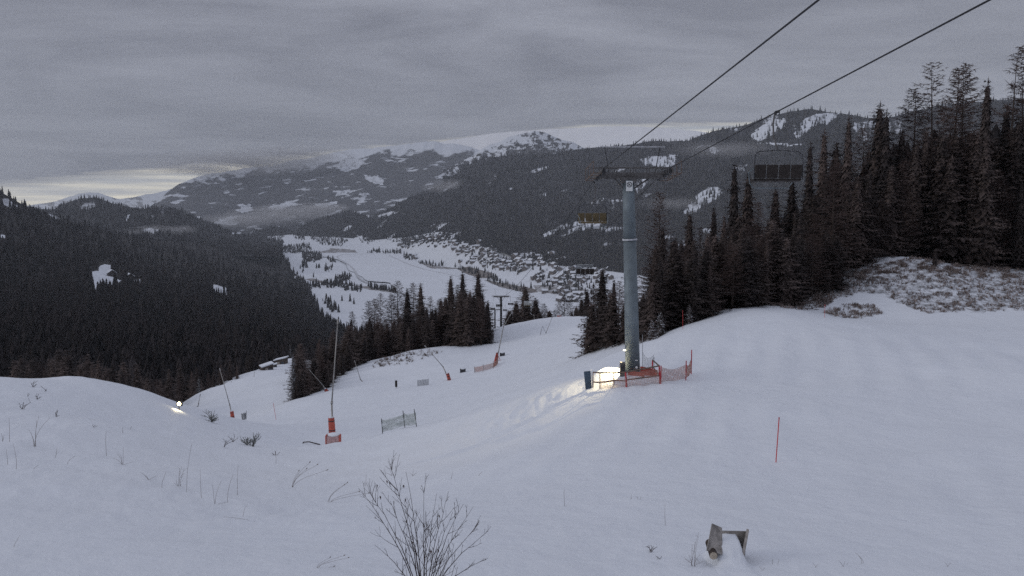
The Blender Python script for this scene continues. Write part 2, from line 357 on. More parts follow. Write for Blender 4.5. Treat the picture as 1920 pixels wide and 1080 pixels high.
# ================================================================== hills, valley floor, mountains
Z0 = -320.0
class Sheet:
    """a hillside as one sheet: columns of (bearing height, distance) from its foot to its ridge, then down the far side"""
    def __init__(s, cols, nu, nv, amp=.003, freq=3.0, seed=1, back=.55, gully=0.0, foot_fix=True, lin=True):
        cols = sorted(cols, key=lambda c: c[0]); px = np.array([c[0] for c in cols], float); K = nv
        v = np.linspace(0, 1, K); cy = []; cl = []
        for c in cols:
            n = np.array(c[1], float); t = np.linspace(0, 1, len(n)) if len(n) > 2 and not lin else (n[:, 0] - n[0, 0]) / (n[-1, 0] - n[0, 0])
            cy.append(np.interp(v, t, n[:, 0])); cl.append(np.interp(v, t, np.log(n[:, 1])))
        cy = np.array(cy).T; cl = np.array(cl).T
        u = np.linspace(px[0], px[-1], nu)
        s.py = np.stack([np.interp(u, px, r) for r in cy]); s.Y = np.exp(np.stack([np.interp(u, px, r) for r in cl]))
        s.px = np.broadcast_to(u, s.py.shape).copy()
        k = max(3, nu // 120); ker = np.hanning(k + 2)[1:-1]; ker /= ker.sum()
        for A in (s.py, s.Y):
            pad = np.pad(A, ((0, 0), (k // 2, k - 1 - k // 2)), 'edge'); A[:] = np.stack([np.convolve(r, ker, 'valid') for r in pad])
        p = P(s.px, s.py, s.Y)
        L = s.Y.mean() / freq
        nz = fbm(p[..., 0] / L, p[..., 1] / L, seed, 6, .55) - .5
        if gully:
            w = fbm(p[..., 0] / L * 1.5 + 3, p[..., 1] / L * .7, seed + 5, 3) - .5
            nz = nz + gully * (np.abs(fbm(p[..., 0] / L * 3 + w * 2, p[..., 1] / L * 1.2, seed + 9, 4) - .5) * 2 - .3)
        fade = sstep(0, .12, v)[:, None] if foot_fix else 1
        p[..., 2] += amp * s.Y * nz * fade * 2
        s.front = p
        bk = []
        for t in (.02, .05, .09, .14, .2):
            q = p[-1].copy(); q[:, :2] *= 1 + t; q[:, 2] = np.maximum(q[:, 2] - t * 1.6 * back * s.Y[-1] - 2, -328); bk.append(q)
        s.all = np.concatenate([p, np.array(bk)]); s.nv, s.nu, s.nb = nv, nu, len(bk)
    def build(s, name, m, label, cat, snow):
        me = mesh_np(name, s.all.reshape(-1, 3), grid_faces(s.nv + s.nb, s.nu), m, True)
        sn = np.concatenate([snow, np.repeat(snow[-1:], s.nb, 0)]); set_attr(me, 'snow', sn); set_attr(me, 'dirt', sn)
        s.snow = snow; s.ob = tag(link(name, me), label, cat, kind='structure'); return s
    def at(s, fu, fv):
        """points for fractional grid positions"""
        fu = np.clip(fu, 0, s.nu - 1.001); fv = np.clip(fv, 0, s.nv - 1.001); i = fv.astype(int); j = fu.astype(int); a = (fv - i)[:, None]; b = (fu - j)[:, None]
        p = s.front
        return (p[i, j] * (1 - b) + p[i, j + 1] * b) * (1 - a) + (p[i + 1, j] * (1 - b) + p[i + 1, j + 1] * b) * a, s.snow[i, j], s.px[i, j], s.py[i, j], s.Y[i, j]
def polymask(s, polys, j=3.0, f=.25, seed=60):
    """which grid points lie in the drawn clearings, with a ragged rim"""
    L = s.Y.mean() * .01
    jx = (fbm(s.front[..., 0] / L, s.front[..., 1] / L, seed, 3) - .5) * 2 * j; jy = (fbm(s.front[..., 0] / L, s.front[..., 1] / L, seed + 3, 3) - .5) * 2 * j * .6
    m = np.zeros(s.px.shape)
    for q in polys:
        poly, val = (q if isinstance(q, tuple) and isinstance(q[1], (int, float)) and isinstance(q[0], list) else (q, 1.0))
        m = np.maximum(m, in_poly(s.px + jx, s.py + jy, poly) * val)
    return m
def near_plane(py): return Z0 / float(ray(960, py)[2]) * float(ray(960, py)[1])

# ---- the wooded slope left of the piste
L1 = Sheet([
 (-500, [(760, 260), (600, 800), (480, 1400), (300, 2300)]), (-200, [(790, 250), (640, 700), (500, 1450), (330, 2400)]),
 (0, [(800, 240), (690, 500), (600, 900), (500, 1550), (430, 2050), (360, 2600)]),
 (50, [(800, 240), (690, 500), (600, 900), (500, 1600), (430, 2200), (388, 2800)]),
 (110, [(800, 240), (690, 510), (600, 930), (500, 1700), (440, 2400), (409, 3000)]),
 (200, [(800, 240), (690, 520), (600, 950), (520, 1700), (455, 2600), (434, 3200)]),
 (300, [(800, 245), (700, 500), (620, 900), (540, 1700), (480, 2800), (452, 3700)]),
 (400, [(780, 260), (700, 520), (620, 1000), (540, 1900), (480, 3400), (458, 4600)]),
 (480, [(760, 280), (690, 600), (620, 1150), (540, 2300), (490, 4000), (462, 5900)]),
 (530, [(750, 300), (690, 620), (620, 1250), (550, 2500), (500, 4000), (476, 5000)]),
 (545, [(750, 310), (690, 640), (620, 1350), (560, 2500), (530, 3300), (508, 4000)]),
 (575, [(745, 330), (690, 700), (630, 1500), (580, 2400), (550, 2900), (532, 3380)]),
 (602, [(740, 360), (690, 780), (640, 1500), (610, 2100), (600, 2250), (590, 2430)]),
 (640, [(735, 420), (690, 900), (660, 1500), (640, 1800), (628, 1950), (616, 2120)]),
 (720, [(730, 520), (700, 900), (680, 1300), (665, 1500), (655, 1650), (645, 1800)]),
 (800, [(725, 600), (710, 900), (690, 1200), (680, 1350), (672, 1450), (665, 1600)])], 520, 300, .0022, 4, 11)
clear = [[(168, 512), (178, 508), (185, 507), (185, 498), (196, 495), (209, 497), (208, 515), (216, 523), (228, 527), (210, 538), (180, 552)],
 [(245, 527), (262, 524), (264, 530), (250, 538)], [(389, 541), (402, 534), (425, 541), (424, 556), (410, 553)],
 ([(138, 575), (152, 567), (156, 573), (140, 579)], .6), ([(160, 578), (172, 582), (172, 586), (162, 583)], .6), ([(242, 600), (256, 602), (256, 612), (244, 609)], .55), ([(265, 610), (296, 616), (296, 619), (266, 615)], .45),
 ([(335, 596), (345, 598), (345, 601), (335, 600)], .6), ([(436, 630), (450, 628), (450, 634), (438, 636)], .5), ([(-20, 436), (10, 440), (10, 446), (-20, 442)], .9), ([(0, 372), (14, 372), (36, 388), (20, 390), (4, 384)], .55),
 ([(90, 402), (106, 398), (118, 412), (100, 412)], .5), ([(38, 480), (54, 480), (52, 492), (42, 492)], .4)]
sn = polymask(L1, clear, 1.5)
L1.build('wooded_hillside', hill_mat('hillside_floor', (.018, .017, .017), (.05, .046, .046), fine=.05), 'dark forested valley side left of the piste', 'hillside', sn)
# ---- the ridge beyond it
R = lambda pts, base, yb, yr: [(x, [((base if np.isscalar(base) else np.interp(x, *zip(*base))), (yb if np.isscalar(yb) else np.interp(x, *zip(*yb)))), (y, (yr if np.isscalar(yr) else np.interp(x, *zip(*yr))))]) for x, y in pts]
L2 = Sheet(R([(-400, 350), (-100, 376), (60, 392), (100, 394), (125, 381), (150, 373), (180, 370), (205, 380), (230, 386), (270, 391), (300, 386), (325, 389), (350, 399), (380, 412), (410, 423), (450, 436), (490, 443), (530, 447)],
   480, 3800, [(0, 5200), (300, 5400), (420, 6500), (530, 7800)]), 380, 110, .003, 5, 12)
sn = polymask(L2, [([(148, 388), (160, 380), (176, 378), (182, 386), (168, 392), (152, 394)], .5), ([(262, 428), (280, 423), (304, 428), (290, 436), (268, 434)], .55), ([(236, 404), (244, 400), (242, 410), (234, 416)], .7), ([(300, 388), (308, 386), (310, 400), (303, 402)], .45), ([(282, 402), (290, 402), (290, 405), (283, 405)], .8), ([(432, 434), (468, 434), (466, 437), (434, 437)], 1.0)], 3)
L2.build('wooded_ridge', hill_mat('ridge_floor', (.022, .022, .023), (.07, .068, .07), fine=.03), 'low wooded ridge closing the valley', 'ridge', sn)

# ---- valley floor, rising to the village meadows
shore = ([480, 560, 600, 640, 700, 760, 800, 850, 900, 940, 1000, 1060, 1130, 1200], [478, 478, 476, 474, 475, 481, 490, 502, 520, 536, 549, 560, 580, 600])
topy = ([440, 480, 560, 620, 700, 760, 800, 830, 880, 920, 930, 1000, 1060, 1130, 1200, 1300], [447, 446, 436, 444, 450, 445, 438, 434, 443, 448, 466, 474, 480, 488, 500, 520])
topY = ([440, 480, 560, 620, 700, 760, 830, 880, 930, 1000, 1060, 1130, 1200, 1300], [7600, 7600, 8000, 7000, 6000, 5500, 4900, 4500, 4000, 3650, 3450, 3250, 3100, 2900])
cols = []
for x in [400, 440, 480, 520, 560, 600, 640, 670, 700, 730, 760, 780, 800, 830, 850, 880, 900, 920, 940, 970, 1000, 1030, 1060, 1100, 1130, 1200, 1300]:
    sy = float(np.interp(x, *shore)); ty = float(np.interp(x, *topy)); c = [(660, near_plane(660)), (610, near_plane(610))]
    for f in (.35, .7, 1): y_ = 610 + (sy - 610) * f; c.append((y_, near_plane(y_))) if y_ < 608 else None
    c.append((ty, float(np.interp(x, *topY)))); cols.append((x, c))
VAL = Sheet(cols, 560, 300, .0004, 14, 13, back=.3, foot_fix=True)
LAKE = [(588, 479), (640, 473), (700, 474), (745, 478), (778, 486), (800, 500), (850, 515), (905, 528), (960, 545), (1010, 556), (1100, 575), (1180, 600), (1180, 640), (900, 640), (850, 590), (742, 546), (735, 530), (690, 526), (672, 515), (655, 505), (648, 494), (632, 487), (615, 482)]
# ---- big forested mountain on the right
sil = [(530, 440), (545, 436), (575, 418), (610, 407), (640, 398), (665, 398), (690, 402), (715, 394), (740, 382), (770, 366), (800, 354), (840, 334), (880, 308), (920, 294), (980, 289), (1050, 285), (1090, 280), (1130, 277), (1200, 267),
 (1290, 263), (1310, 252), (1350, 242), (1400, 230), (1440, 216), (1480, 207), (1520, 204), (1560, 209), (1600, 214), (1650, 220), (1700, 209), (1760, 194), (1850, 188), (1920, 182), (2300, 165), (2700, 200)]
foot = [(530, 450), (620, 452), (700, 456), (760, 452), (830, 440), (880, 448), (920, 453), (930, 472), (1000, 480), (1060, 486), (1130, 494), (1300, 520), (1900, 545), (2700, 560)]
footY = [(530, 7600), (620, 6900), (700, 5900), (760, 5400), (830, 4800), (880, 4400), (930, 3900), (1000, 3550), (1060, 3350), (1130, 3150), (1300, 2800), (1900, 2500), (2700, 2500)]
ridgeY = [(530, 8000), (640, 7600), (760, 7200), (880, 6800), (1000, 6400), (1200, 5800), (1500, 4900), (1900, 4600), (2700, 4600)]
_r1 = [(x, [(n[0][0] + 12, n[0][1] * .985), n[0], n[1]]) for x, n in R(sil, foot, footY, ridgeY)]
R1 = Sheet(_r1, 760, 260, .0035, 5, 14, gully=.6)
L_ = R1.Y * .012
streak = fbm(R1.px * .35, R1.py * .05, 71, 4)            # timber standing in rows down the fall line
pm = polymask(R1, [([(1405, 258), (1430, 232), (1450, 222), (1476, 222), (1470, 240), (1440, 262), (1420, 268)], .62), ([(1486, 252), (1505, 225), (1530, 212), (1575, 210), (1560, 225), (1520, 240), (1500, 262)], .62),
 ([(1366, 240), (1385, 234), (1396, 238), (1380, 246)], .55), ([(1200, 300), (1215, 294), (1268, 292), (1266, 312), (1230, 316), (1206, 312)], .6), ([(1060, 440), (1090, 425), (1130, 416), (1130, 424), (1080, 440), (1050, 446)], .55),
 ([(1010, 444), (1050, 426), (1098, 415), (1100, 422), (1060, 434), (1020, 446)], .55), ([(1280, 400), (1300, 372), (1330, 350), (1356, 350), (1350, 372), (1320, 386), (1300, 402)], .6), ([(1100, 380), (1135, 372), (1170, 374), (1165, 392), (1130, 396)], .45),
 ([(1190, 345), (1225, 330), (1210, 352), (1192, 365)], .55), ([(1012, 362), (1026, 358), (1028, 364), (1016, 368)], .7), ([(706, 402), (724, 396), (748, 396), (730, 404), (708, 406)], .9), ([(686, 404), (704, 400), (706, 406), (690, 408)], .6),
 ([(684, 392), (746, 368), (750, 372), (690, 398)], .5), ([(916, 345), (925, 325), (930, 330), (920, 350)], .45), ([(840, 306), (862, 296), (880, 298), (850, 308)], .6), ([(960, 318), (975, 315), (974, 325)], .4), ([(1420, 270), (1500, 268), (1502, 271), (1420, 273)], .8),
 ([(1590, 230), (1640, 222), (1690, 222), (1690, 245), (1620, 262)], .5), ([(640, 455), (672, 440), (684, 446), (690, 455)], .7), ([(665, 450), (672, 440), (690, 447), (680, 458)], .9)], 5, seed=61)
pm = pm * (.25 + 1.15 * streak + .25 * fbm(R1.px / 5, R1.py / 3, 72, 3))
pm = np.maximum(pm, sstep(.69, .78, fbm(R1.front[..., 0] / 160, R1.front[..., 1] / 260, 73, 4)) * .55)
pm = np.maximum(pm, sstep(300, 285, R1.py) * sstep(1120, 1000, R1.px) * sstep(860, 900, R1.px) * .30)
R1.build('forested_mountain', hill_mat('mountain_floor', (.022, .022, .025), (.055, .054, .06), fine=.02), 'big dark forested mountain above the village', 'mountain', pm)
R2 = Sheet(R([(830, 318), (860, 306), (890, 290), (920, 274), (950, 259), (975, 252), (1000, 248), (1025, 252), (1050, 259), (1075, 266), (1100, 275), (1140, 290)], 330, 7000, 7600), 260, 90, .003, 9, 15, gully=.8)
sn = np.clip(sstep(305, 258, R2.py) * .42 + 1.5 * (fbm(R2.px / 7, R2.py / 4, 75, 5, .65) - .47) + .28 * sstep(1010, 940, R2.px) + .12 * sstep(1030, 1080, R2.px), 0, 1)
R2.build('rocky_summit', hill_mat('summit_rock', (.06, .06, .065), (.13, .13, .14), fine=.02, lo=.36, hi=.52), 'rocky summit dusted with snow between white slopes', 'mountain', sn)
M1 = Sheet(R([(220, 408), (250, 396), (280, 384), (310, 364), (335, 347), (365, 335), (400, 325), (440, 318), (500, 311), (560, 300), (620, 285), (680, 276), (740, 271), (800, 264), (850, 266), (880, 275), (920, 290), (960, 304)], 448, [(220, 8200), (960, 7800)], [(220, 9000), (500, 11500), (960, 11000)]), 620, 240, .003, 7, 16, gully=.8)
treeline = np.interp(M1.px, [220, 300, 400, 500, 600, 640, 700, 760, 850, 960], [380, 352, 338, 322, 312, 308, 292, 286, 290, 300])
alp = sstep(-3, 10, treeline - M1.py + (fbm(M1.px / 14, M1.py / 8, 77, 4) - .5) * 26)
fields = .75 * sstep(.60, .74, fbm(M1.px / 22 + M1.py / 14, M1.py / 6, 79, 6, .6) + .08 * sstep(330, 430, M1.py))
fields = np.maximum(fields, polymask(M1, [[(625, 310), (650, 297), (690, 294), (675, 312), (640, 318)], [(685, 328), (712, 326), (722, 342), (700, 344)], [(590, 382), (630, 376), (634, 380), (595, 387)], [(500, 388), (550, 378), (555, 384), (520, 392)], [(625, 356), (655, 352), (660, 360), (630, 364)], [(672, 360), (688, 360), (686, 378), (674, 382)], [(440, 392), (470, 380), (476, 390), (450, 398)]], 9, seed=80) * (.2 + 1.1 * fbm(M1.px / 5, M1.py / 3, 82, 4)))
M1.build('patchwork_mountain', hill_mat('patchwork_floor', (.05, .052, .058), (.12, .12, .13), fine=.02, lo=.3, hi=.75), 'long mountainside patched with snowy pastures', 'mountain', np.clip(.12 + .75 * alp + .8 * fields, 0, .95))
M2 = Sheet(R([(640, 300), (720, 284), (820, 268), (870, 258), (930, 248), (1000, 243), (1090, 239), (1200, 237), (1290, 244), (1400, 258), (1500, 280)], 330, 12000, 14000), 300, 80, .0016, 9, 17, gully=.6)
M2.build('snow_mountain', hill_mat('white_rock', (.3, .3, .31), (.5, .5, .51), snow=(.92, .92, .93), fine=.006, lo=.1, hi=.3), 'distant rounded mountain all white with snow', 'mountain', np.full(M2.px.shape, .75) - .3 * sstep(.62, .75, fbm(M2.px / 9, M2.py / 5, 81)))
M0 = Sheet(R([(-300, 372), (-60, 382), (20, 388), (60, 383), (90, 379), (120, 371), (150, 362), (165, 359), (185, 360), (200, 367), (225, 373), (250, 369), (290, 363), (330, 352), (400, 345)], 420, 14000, 17500), 300, 80, .002, 12, 18, gully=.7)
M0.build('far_mountain', hill_mat('far_rock', (.12, .12, .13), (.25, .25, .26), fine=.006, lo=.3, hi=.5), 'pale far peak fading under the cloud edge', 'mountain', np.clip(.55 + .3 * sstep(385, 362, M0.py) - .45 * sstep(.5, .7, fbm(M0.px / 12, M0.py / 6, 83)), 0, 1))
K1 = Sheet(R([(462, 444), (475, 436), (500, 429), (515, 424), (535, 427), (552, 434), (575, 444)], 449, 7700, 7900), 120, 40, .001, 9, 19)
K1.build('wooded_knoll', hill_mat('knoll_floor', (.025, .025, .028), (.06, .06, .065), fine=.03), 'small wooded knoll at the far end of the valley floor', 'hill', np.zeros(K1.px.shape))
# ---- finish the valley floor: reed beds, hedges, lanes as cover on the sheet; the frozen lake lies on it
vp = VAL
jx = (fbm(vp.front[..., 0] / 30, vp.front[..., 1] / 60, 91, 3) - .5)
def vpoly(polys, j):
    m = np.zeros(vp.px.shape)
    for poly, val in polys: m = np.maximum(m, in_poly(vp.px + jx * j * 2, vp.py + jx * j * .6, poly) * val)
    return m
reed = 1.35 * vpoly([([(598, 472), (622, 465), (668, 468), (670, 475), (640, 475), (600, 474)], .42), ([(755, 486), (790, 492), (830, 500), (862, 503), (850, 505), (800, 503), (775, 497)], .42), ([(855, 502), (880, 500), (925, 512), (925, 522), (900, 522), (870, 512)], .5),
   ([(905, 524), (950, 532), (1000, 541), (1010, 548), (985, 550), (935, 538)], .5), ([(570, 523), (590, 522), (616, 531), (610, 533), (585, 528)], .45), ([(655, 535), (690, 536), (745, 545), (735, 549), (690, 543)], .42), ([(1000, 535), (1080, 532), (1100, 545), (1040, 552), (1005, 546)], .4),
   ([(610, 480), (630, 486), (655, 500), (662, 515), (650, 506), (636, 494), (612, 484)], .12), ([(1085, 470), (1130, 478), (1130, 484), (1090, 478)], .3)], 4)
me_v = VAL.build('valley_floor', M['valley'], 'snowy valley floor with meadows around the frozen lake', 'valley', reed)
lk = []
for i in range(len(LAKE)):
    a, b = np.array(LAKE[i], float), np.array(LAKE[(i + 1) % len(LAKE)], float)
    for t in np.linspace(0, 1, 9)[:-1]:
        q = a + (b - a) * t; q = q + (np.array([vnoise(q[0] / 7, q[1] / 7, 5), vnoise(q[0] / 7, q[1] / 7, 6)]) - .5) * np.array([7, 2.2]); lk.append(q)
lake_px = np.array(lk)
lake_v = np.array([P(a, b, -318.4 / ray(a, b)[2] * ray(a, b)[1]) for a, b in lake_px])
mb = MB(); mb.add([Vector(v) for v in lake_v.tolist()], [tuple(range(len(lake_v)))])
o = mb.build('lake', M['ice']); tag(o, 'frozen lake under smooth snow in the valley', 'lake', kind='structure')
o.data.attributes.new('dirt', 'FLOAT', 'POINT')
# the swept skating track that rings the ice
mb = MB(); tr = [(700, 475.5), (640, 477), (628, 482), (645, 490), (662, 502), (668, 512), (672, 522), (690, 530), (720, 534)]
def lake_pt(a, b, dz): return P(a, b, (-318.4 + dz) / ray(a, b)[2] * ray(a, b)[1])
def ribbon(mb, pts, w):
    pts = [Vector(p) for p in pts]; vs = []
    for i, p in enumerate(pts):
        d = (pts[min(i + 1, len(pts) - 1)] - pts[max(i - 1, 0)]); d.z = 0; d.normalize(); n = Vector((-d.y, d.x, 0)) * w
        vs += [p - n, p + n]
    mb.add(vs, [(2 * i, 2 * i + 1, 2 * i + 3, 2 * i + 2) for i in range(len(pts) - 1)])
def smooth_px(pts, n=60):
    pts = np.array(pts, float); t = np.r_[0, np.cumsum(np.hypot(*np.diff(pts, axis=0).T))]; q = np.linspace(0, t[-1], n)
    r = np.stack([np.interp(q, t, pts[:, k]) for k in (0, 1)], 1); k = np.ones(5) / 5
    for _ in range(2): r[2:-2] = np.stack([np.convolve(r[:, c], k, 'valid') for c in (0, 1)], 1)
    return r
ribbon(mb, [lake_pt(a, b, .3) for a, b in smooth_px(tr)], 5)
ribbon(mb, [lake_pt(a, b, .3) for a, b in smooth_px([(730, 479), (745, 486), (770, 497), (800, 506), (850, 516), (905, 532)])], 4)
tag(mb.build('skating_track', mat('swept_ice', (.50, .51, .54), .5, .1, .02)), 'swept track ringing the frozen lake', 'track', kind='structure')

# ================================================================== trees
class TB:
    """quads and triangles of one crown, kept as arrays"""
    def __init__(s): s.v = []; s.m = []
    def kite(s, a, d, side, w, m=0):
        # a leaf-like spray from a along d, w wide
        s.v += [a, a + d * .45 + side * w, a + d, a + d * .45 - side * w]; s.m.append(m)
    def strip(s, a, b, w, m=0):
        d = b - a; n = np.cross(d, rng.normal(size=3)); n = n / (np.linalg.norm(n) + 1e-9) * w
        s.v += [a - n, a + n, b + n * .3, b - n * .3]; s.m.append(m)
    def mesh(s, name, mats):
        v = np.array(s.v); return mesh_np(name, v, np.arange(len(v)).reshape(-1, 4), mats, False, s.m)
def trunk_mesh(name, H, r, bend=.0, seed=0, top=.97, n=6):
    mb = MB(); k = 9; pts = []
    for i in range(k):
        t = i / (k - 1) * top; pts.append((bend * math.sin(t * 3 + seed) * H, bend * math.cos(t * 2.3 + seed) * H - bend * H * math.cos(seed), t * H))
    mb.tube(pts, [max(.015, r * (1 - i / (k - 1)) ** .9 + (.35 * r if i == 0 else 0)) for i in range(k)], n)
    return mb.mesh(name, M['bark'], True)
def spruce(seed, H=20., Rr=2.7, low=.04, whorl=.5, nb=6, step=7, snowy=False, sparse=0.0, droop=.38, core=.52):
    g = np.random.default_rng(seed); T = TB(); h = low * H
    while h < H * .985:
        f = h / H; L0 = (Rr * ((1 - f) ** .66) * (1.0 if f > .12 else .75 + f * 2) + .14) * (1 + .16 * math.sin(h * 1.7 + seed))
        k = max(3, int(nb * (.6 + .6 * (1 - f)))); a0 = g.uniform(0, 6.28)
        for b in range(k):
            if g.random() < sparse: continue
            a = a0 + b * 6.283 / k + g.normal(0, .25); L = L0 * g.uniform(.5, 1.22); dr = droop * g.uniform(.7, 1.3) * (1.05 - f)
            d = np.array([math.cos(a), math.sin(a), 0.]); sd = np.array([-d[1], d[0], 0.]); z0 = h + g.normal(0, .12)
            pos = lambda t: d * (L * t) + np.array([0, 0, z0 + .12 * L * (f > .75) - dr * L * t + dr * .55 * L * t * t])
            n = max(2, int(step * min(1, .35 + L / Rr)))
            for i in range(n):
                t = (i + .6) / n; p = pos(t); q = pos(min(1.04, t + .14)); along = (q - p); along /= np.linalg.norm(along) + 1e-9
                m = 1 if snowy and g.random() < .42 else 0
                s = (.30 * (1 - t) + .16) * (L * .55 + .55)
                for e in (-1, 1):
                    dd = along * .75 + sd * e * g.uniform(.45, .85) + np.array([0, 0, -.30 + g.normal(0, .16)])
                    T.kite(p + g.normal(0, .05, 3), dd * s, np.cross(dd, [0, 0, 1.0]) * .9 + np.array([0, 0, g.normal(0, .3)]), s * .24, m)
                if i % 2: T.kite(p, np.array([0, 0, -1.0]) * s * .8 + along * .2 * s, sd, s * .3, 0)
            T.kite(pos(.86), (pos(1.12) - pos(.86)), sd, .10 + .04 * L, 0)
        h += whorl * g.uniform(.75, 1.25) * (.55 + .6 * (1 - f))
    # inner boughs: jagged skirts that close the crown from inside
    h = max(low, .03) * H + .4
    while h < H * .93 and core > 0:
        f = h / H; Lr = core * (Rr * ((1 - f) ** .70) * (1.0 if f > .12 else .75 + f * 2) + .14); k = 9; a0 = g.uniform(0, 6.28); hh = .12 * H * (1.05 - f) + .35
        for b in range(k):
            a = a0 + b * 6.283 / k; r1 = Lr * g.uniform(.75, 1.15); d = np.array([math.cos(a), math.sin(a), 0]); sd = np.array([-d[1], d[0], 0]); top = np.array([0, 0, min(h + hh, H * .97)]); tip = d * r1 + np.array([0, 0, h - g.uniform(0, .4)]); mid = top * .42 + tip * .58; w = r1 * .34
            T.v += [top, mid + sd * w, tip, mid - sd * w]; T.m.append(0)
        h += hh * .5
    T.kite(np.array([0, 0, H * .94]), np.array([g.normal(0, .05), 0, H * .065]), np.array([1., 0, 0]), .07); T.kite(np.array([0, 0, H * .94]), np.array([0, 0, H * .06]), np.array([0, 1., 0]), .07)
    return T
def larch(seed, H=22., Rr=3.0, low=.28, nbr=110, tw=13, lean=0, spread=.62):
    g = np.random.default_rng(seed); T = TB()
    for b in range(nbr):
        f = low + (1 - low) * (b / nbr) ** .9; a = b * 2.4 + g.normal(0, .4); L = Rr * ((1 - f) ** spread) * g.uniform(.5, 1.15) + .12
        d = np.array([math.cos(a), math.sin(a), 0.]); z0 = f * H * .985; up = g.uniform(-.12, .22) - .25 * (1 - f)
        pos = lambda t: d * L * t + np.array([0, 0, z0 + L * (up * t + .32 * t * t)])
        ps = [pos(t) for t in (0, .35, .7, 1.0)]
        for i in range(3): T.strip(ps[i], ps[i + 1], [.06, .045, .028][i] * (.5 + L / Rr * .7))
        for k in range(int(tw * (.4 + L / Rr))):
            t = g.uniform(.18, 1); p = pos(t); q = g.normal(0, 1, 3); q[2] = q[2] * .5 - .35; q = q + d * .9
            T.strip(p, p + q / np.linalg.norm(q) * g.uniform(.25, .75) * (.5 + L / Rr * .6), g.uniform(.02, .036))
    return T
PROTO = {}
def proto(kind, var, T, H, trunk, mats):
    PROTO.setdefault(kind, []).append((T.mesh('%s_crown' % kind, mats), trunk, H))
for i in range(5): proto('spruce', i, spruce(100 + i, 20, 3.1 + .3 * (i % 3), .02, .5, 7, 8), 20., trunk_mesh('spruce_trunk', 20, .20 + .02 * i), [M['spruce']])
for i in range(2): proto('tall_spruce', i, spruce(120 + i, 24, 2.9, .06, .55, 6, 7, sparse=.08), 24., trunk_mesh('tall_spruce_trunk', 24, .24), [M['spruce']])
for i in range(2): proto('snowy_spruce', i, spruce(130 + i, 9, 2.6, .02, .42, 7, 8, True, droop=.5, core=.5), 9., trunk_mesh('snowy_spruce_trunk', 9, .12), [M['spruce'], M['cap']])
for i in range(2): proto('young_spruce', i, spruce(140 + i, 10, 2.2, .0, .40, 7, 7, droop=.2), 10., trunk_mesh('young_spruce_trunk', 10, .11), [M['spruce']])
for i in range(2): proto('frosted_spruce', i, spruce(150 + i, 11, 1.9, .02, .45, 6, 6), 11., trunk_mesh('frosted_spruce_trunk', 11, .12), [M['frost']])
for i in range(4): proto('larch', i, larch(200 + i, 22, 3.5 + .5 * (i % 2), .14 + .05 * i, 170, 26, spread=.55), 22., trunk_mesh('larch_trunk', 22, .21, .004, i), [M['larch']])
proto('open_larch', 0, larch(220, 24, 4.6, .26, 120, 28, spread=.5), 24., trunk_mesh('open_larch_trunk', 24, .24, .004, 1), [M['larch']])
def crooked(seed=230):
    g = np.random.default_rng(seed); T = larch(seed, 25, 1.9, .86, 34, 22, spread=.35); H = 25
    for f, a, L in [(.55, 2.9, 3.6), (.58, .3, 2.2), (.60, 3.5, 3.0), (.66, 3.1, 3.2), (.68, -.2, 3.0), (.70, .1, 2.6), (.74, 3.3, 1.2), (.78, 2.9, 3.0), (.80, 3.3, 2.6), (.80, -.1, 1.4), (.62, 1.4, 2.2), (.5, .2, 2.4), (.48, 3.2, 2.6)]:
        d = np.array([math.cos(a), math.sin(a), 0.]); z0 = f * H; pos = lambda t: d * L * t + np.array([0, 0, z0 + L * (-.45 * t + .5 * t * t)])
        ps = [pos(t) for t in np.linspace(0, 1, 6)]
        for i in range(5): T.strip(ps[i], ps[i + 1], .075 - .011 * i)
        for k in range(46):
            t = g.uniform(.35, 1); q = g.normal(0, 1, 3); T.strip(pos(t), pos(t) + q / np.linalg.norm(q) * g.uniform(.3, .9), .03)
    return T
proto('crooked_larch', 0, crooked(), 25., trunk_mesh('crooked_larch_trunk', 25, .26, .010, .4, .93), [M['larch']])
_tn = {}
NTREE = 0
def tree(kind, loc, h, label, group, rz=None, var=None, wide=1.0, lean=(0, 0)):
    """a tree of its own: an empty at its foot with its crown and its trunk"""
    global NTREE
    n = _tn.get(kind, 0); _tn[kind] = n + 1; NTREE += 1
    cr, tk, H = PROTO[kind][n % len(PROTO[kind]) if var is None else var]
    name = {'tall_spruce': 'spruce_tree', 'spruce': 'spruce_tree', 'snowy_spruce': 'snowy_spruce', 'young_spruce': 'young_spruce', 'larch': 'larch_tree', 'open_larch': 'larch_tree', 'crooked_larch': 'larch_tree', 'frosted_spruce': 'frosted_spruce'}[kind]
    o = empty(name, loc, random.uniform(0, 6.28) if rz is None else rz); s = h / H; o.scale = (s * wide, s * wide, s)
    o.rotation_euler[0], o.rotation_euler[1] = lean[1], lean[0]
    tag(o, label, 'tree', group); link('crown', cr, o); link('trunk', tk, o); return o
def tree_px(kind, px, top, Y, label, group, **k):
    """a tree on the slope whose tip reaches a given height"""
    b = gpx(px, Y); z = float(P(px, top, Y)[2]); return tree(kind, b - Vector((0, 0, .25)), max(2., z - b.z), label, group, **k)

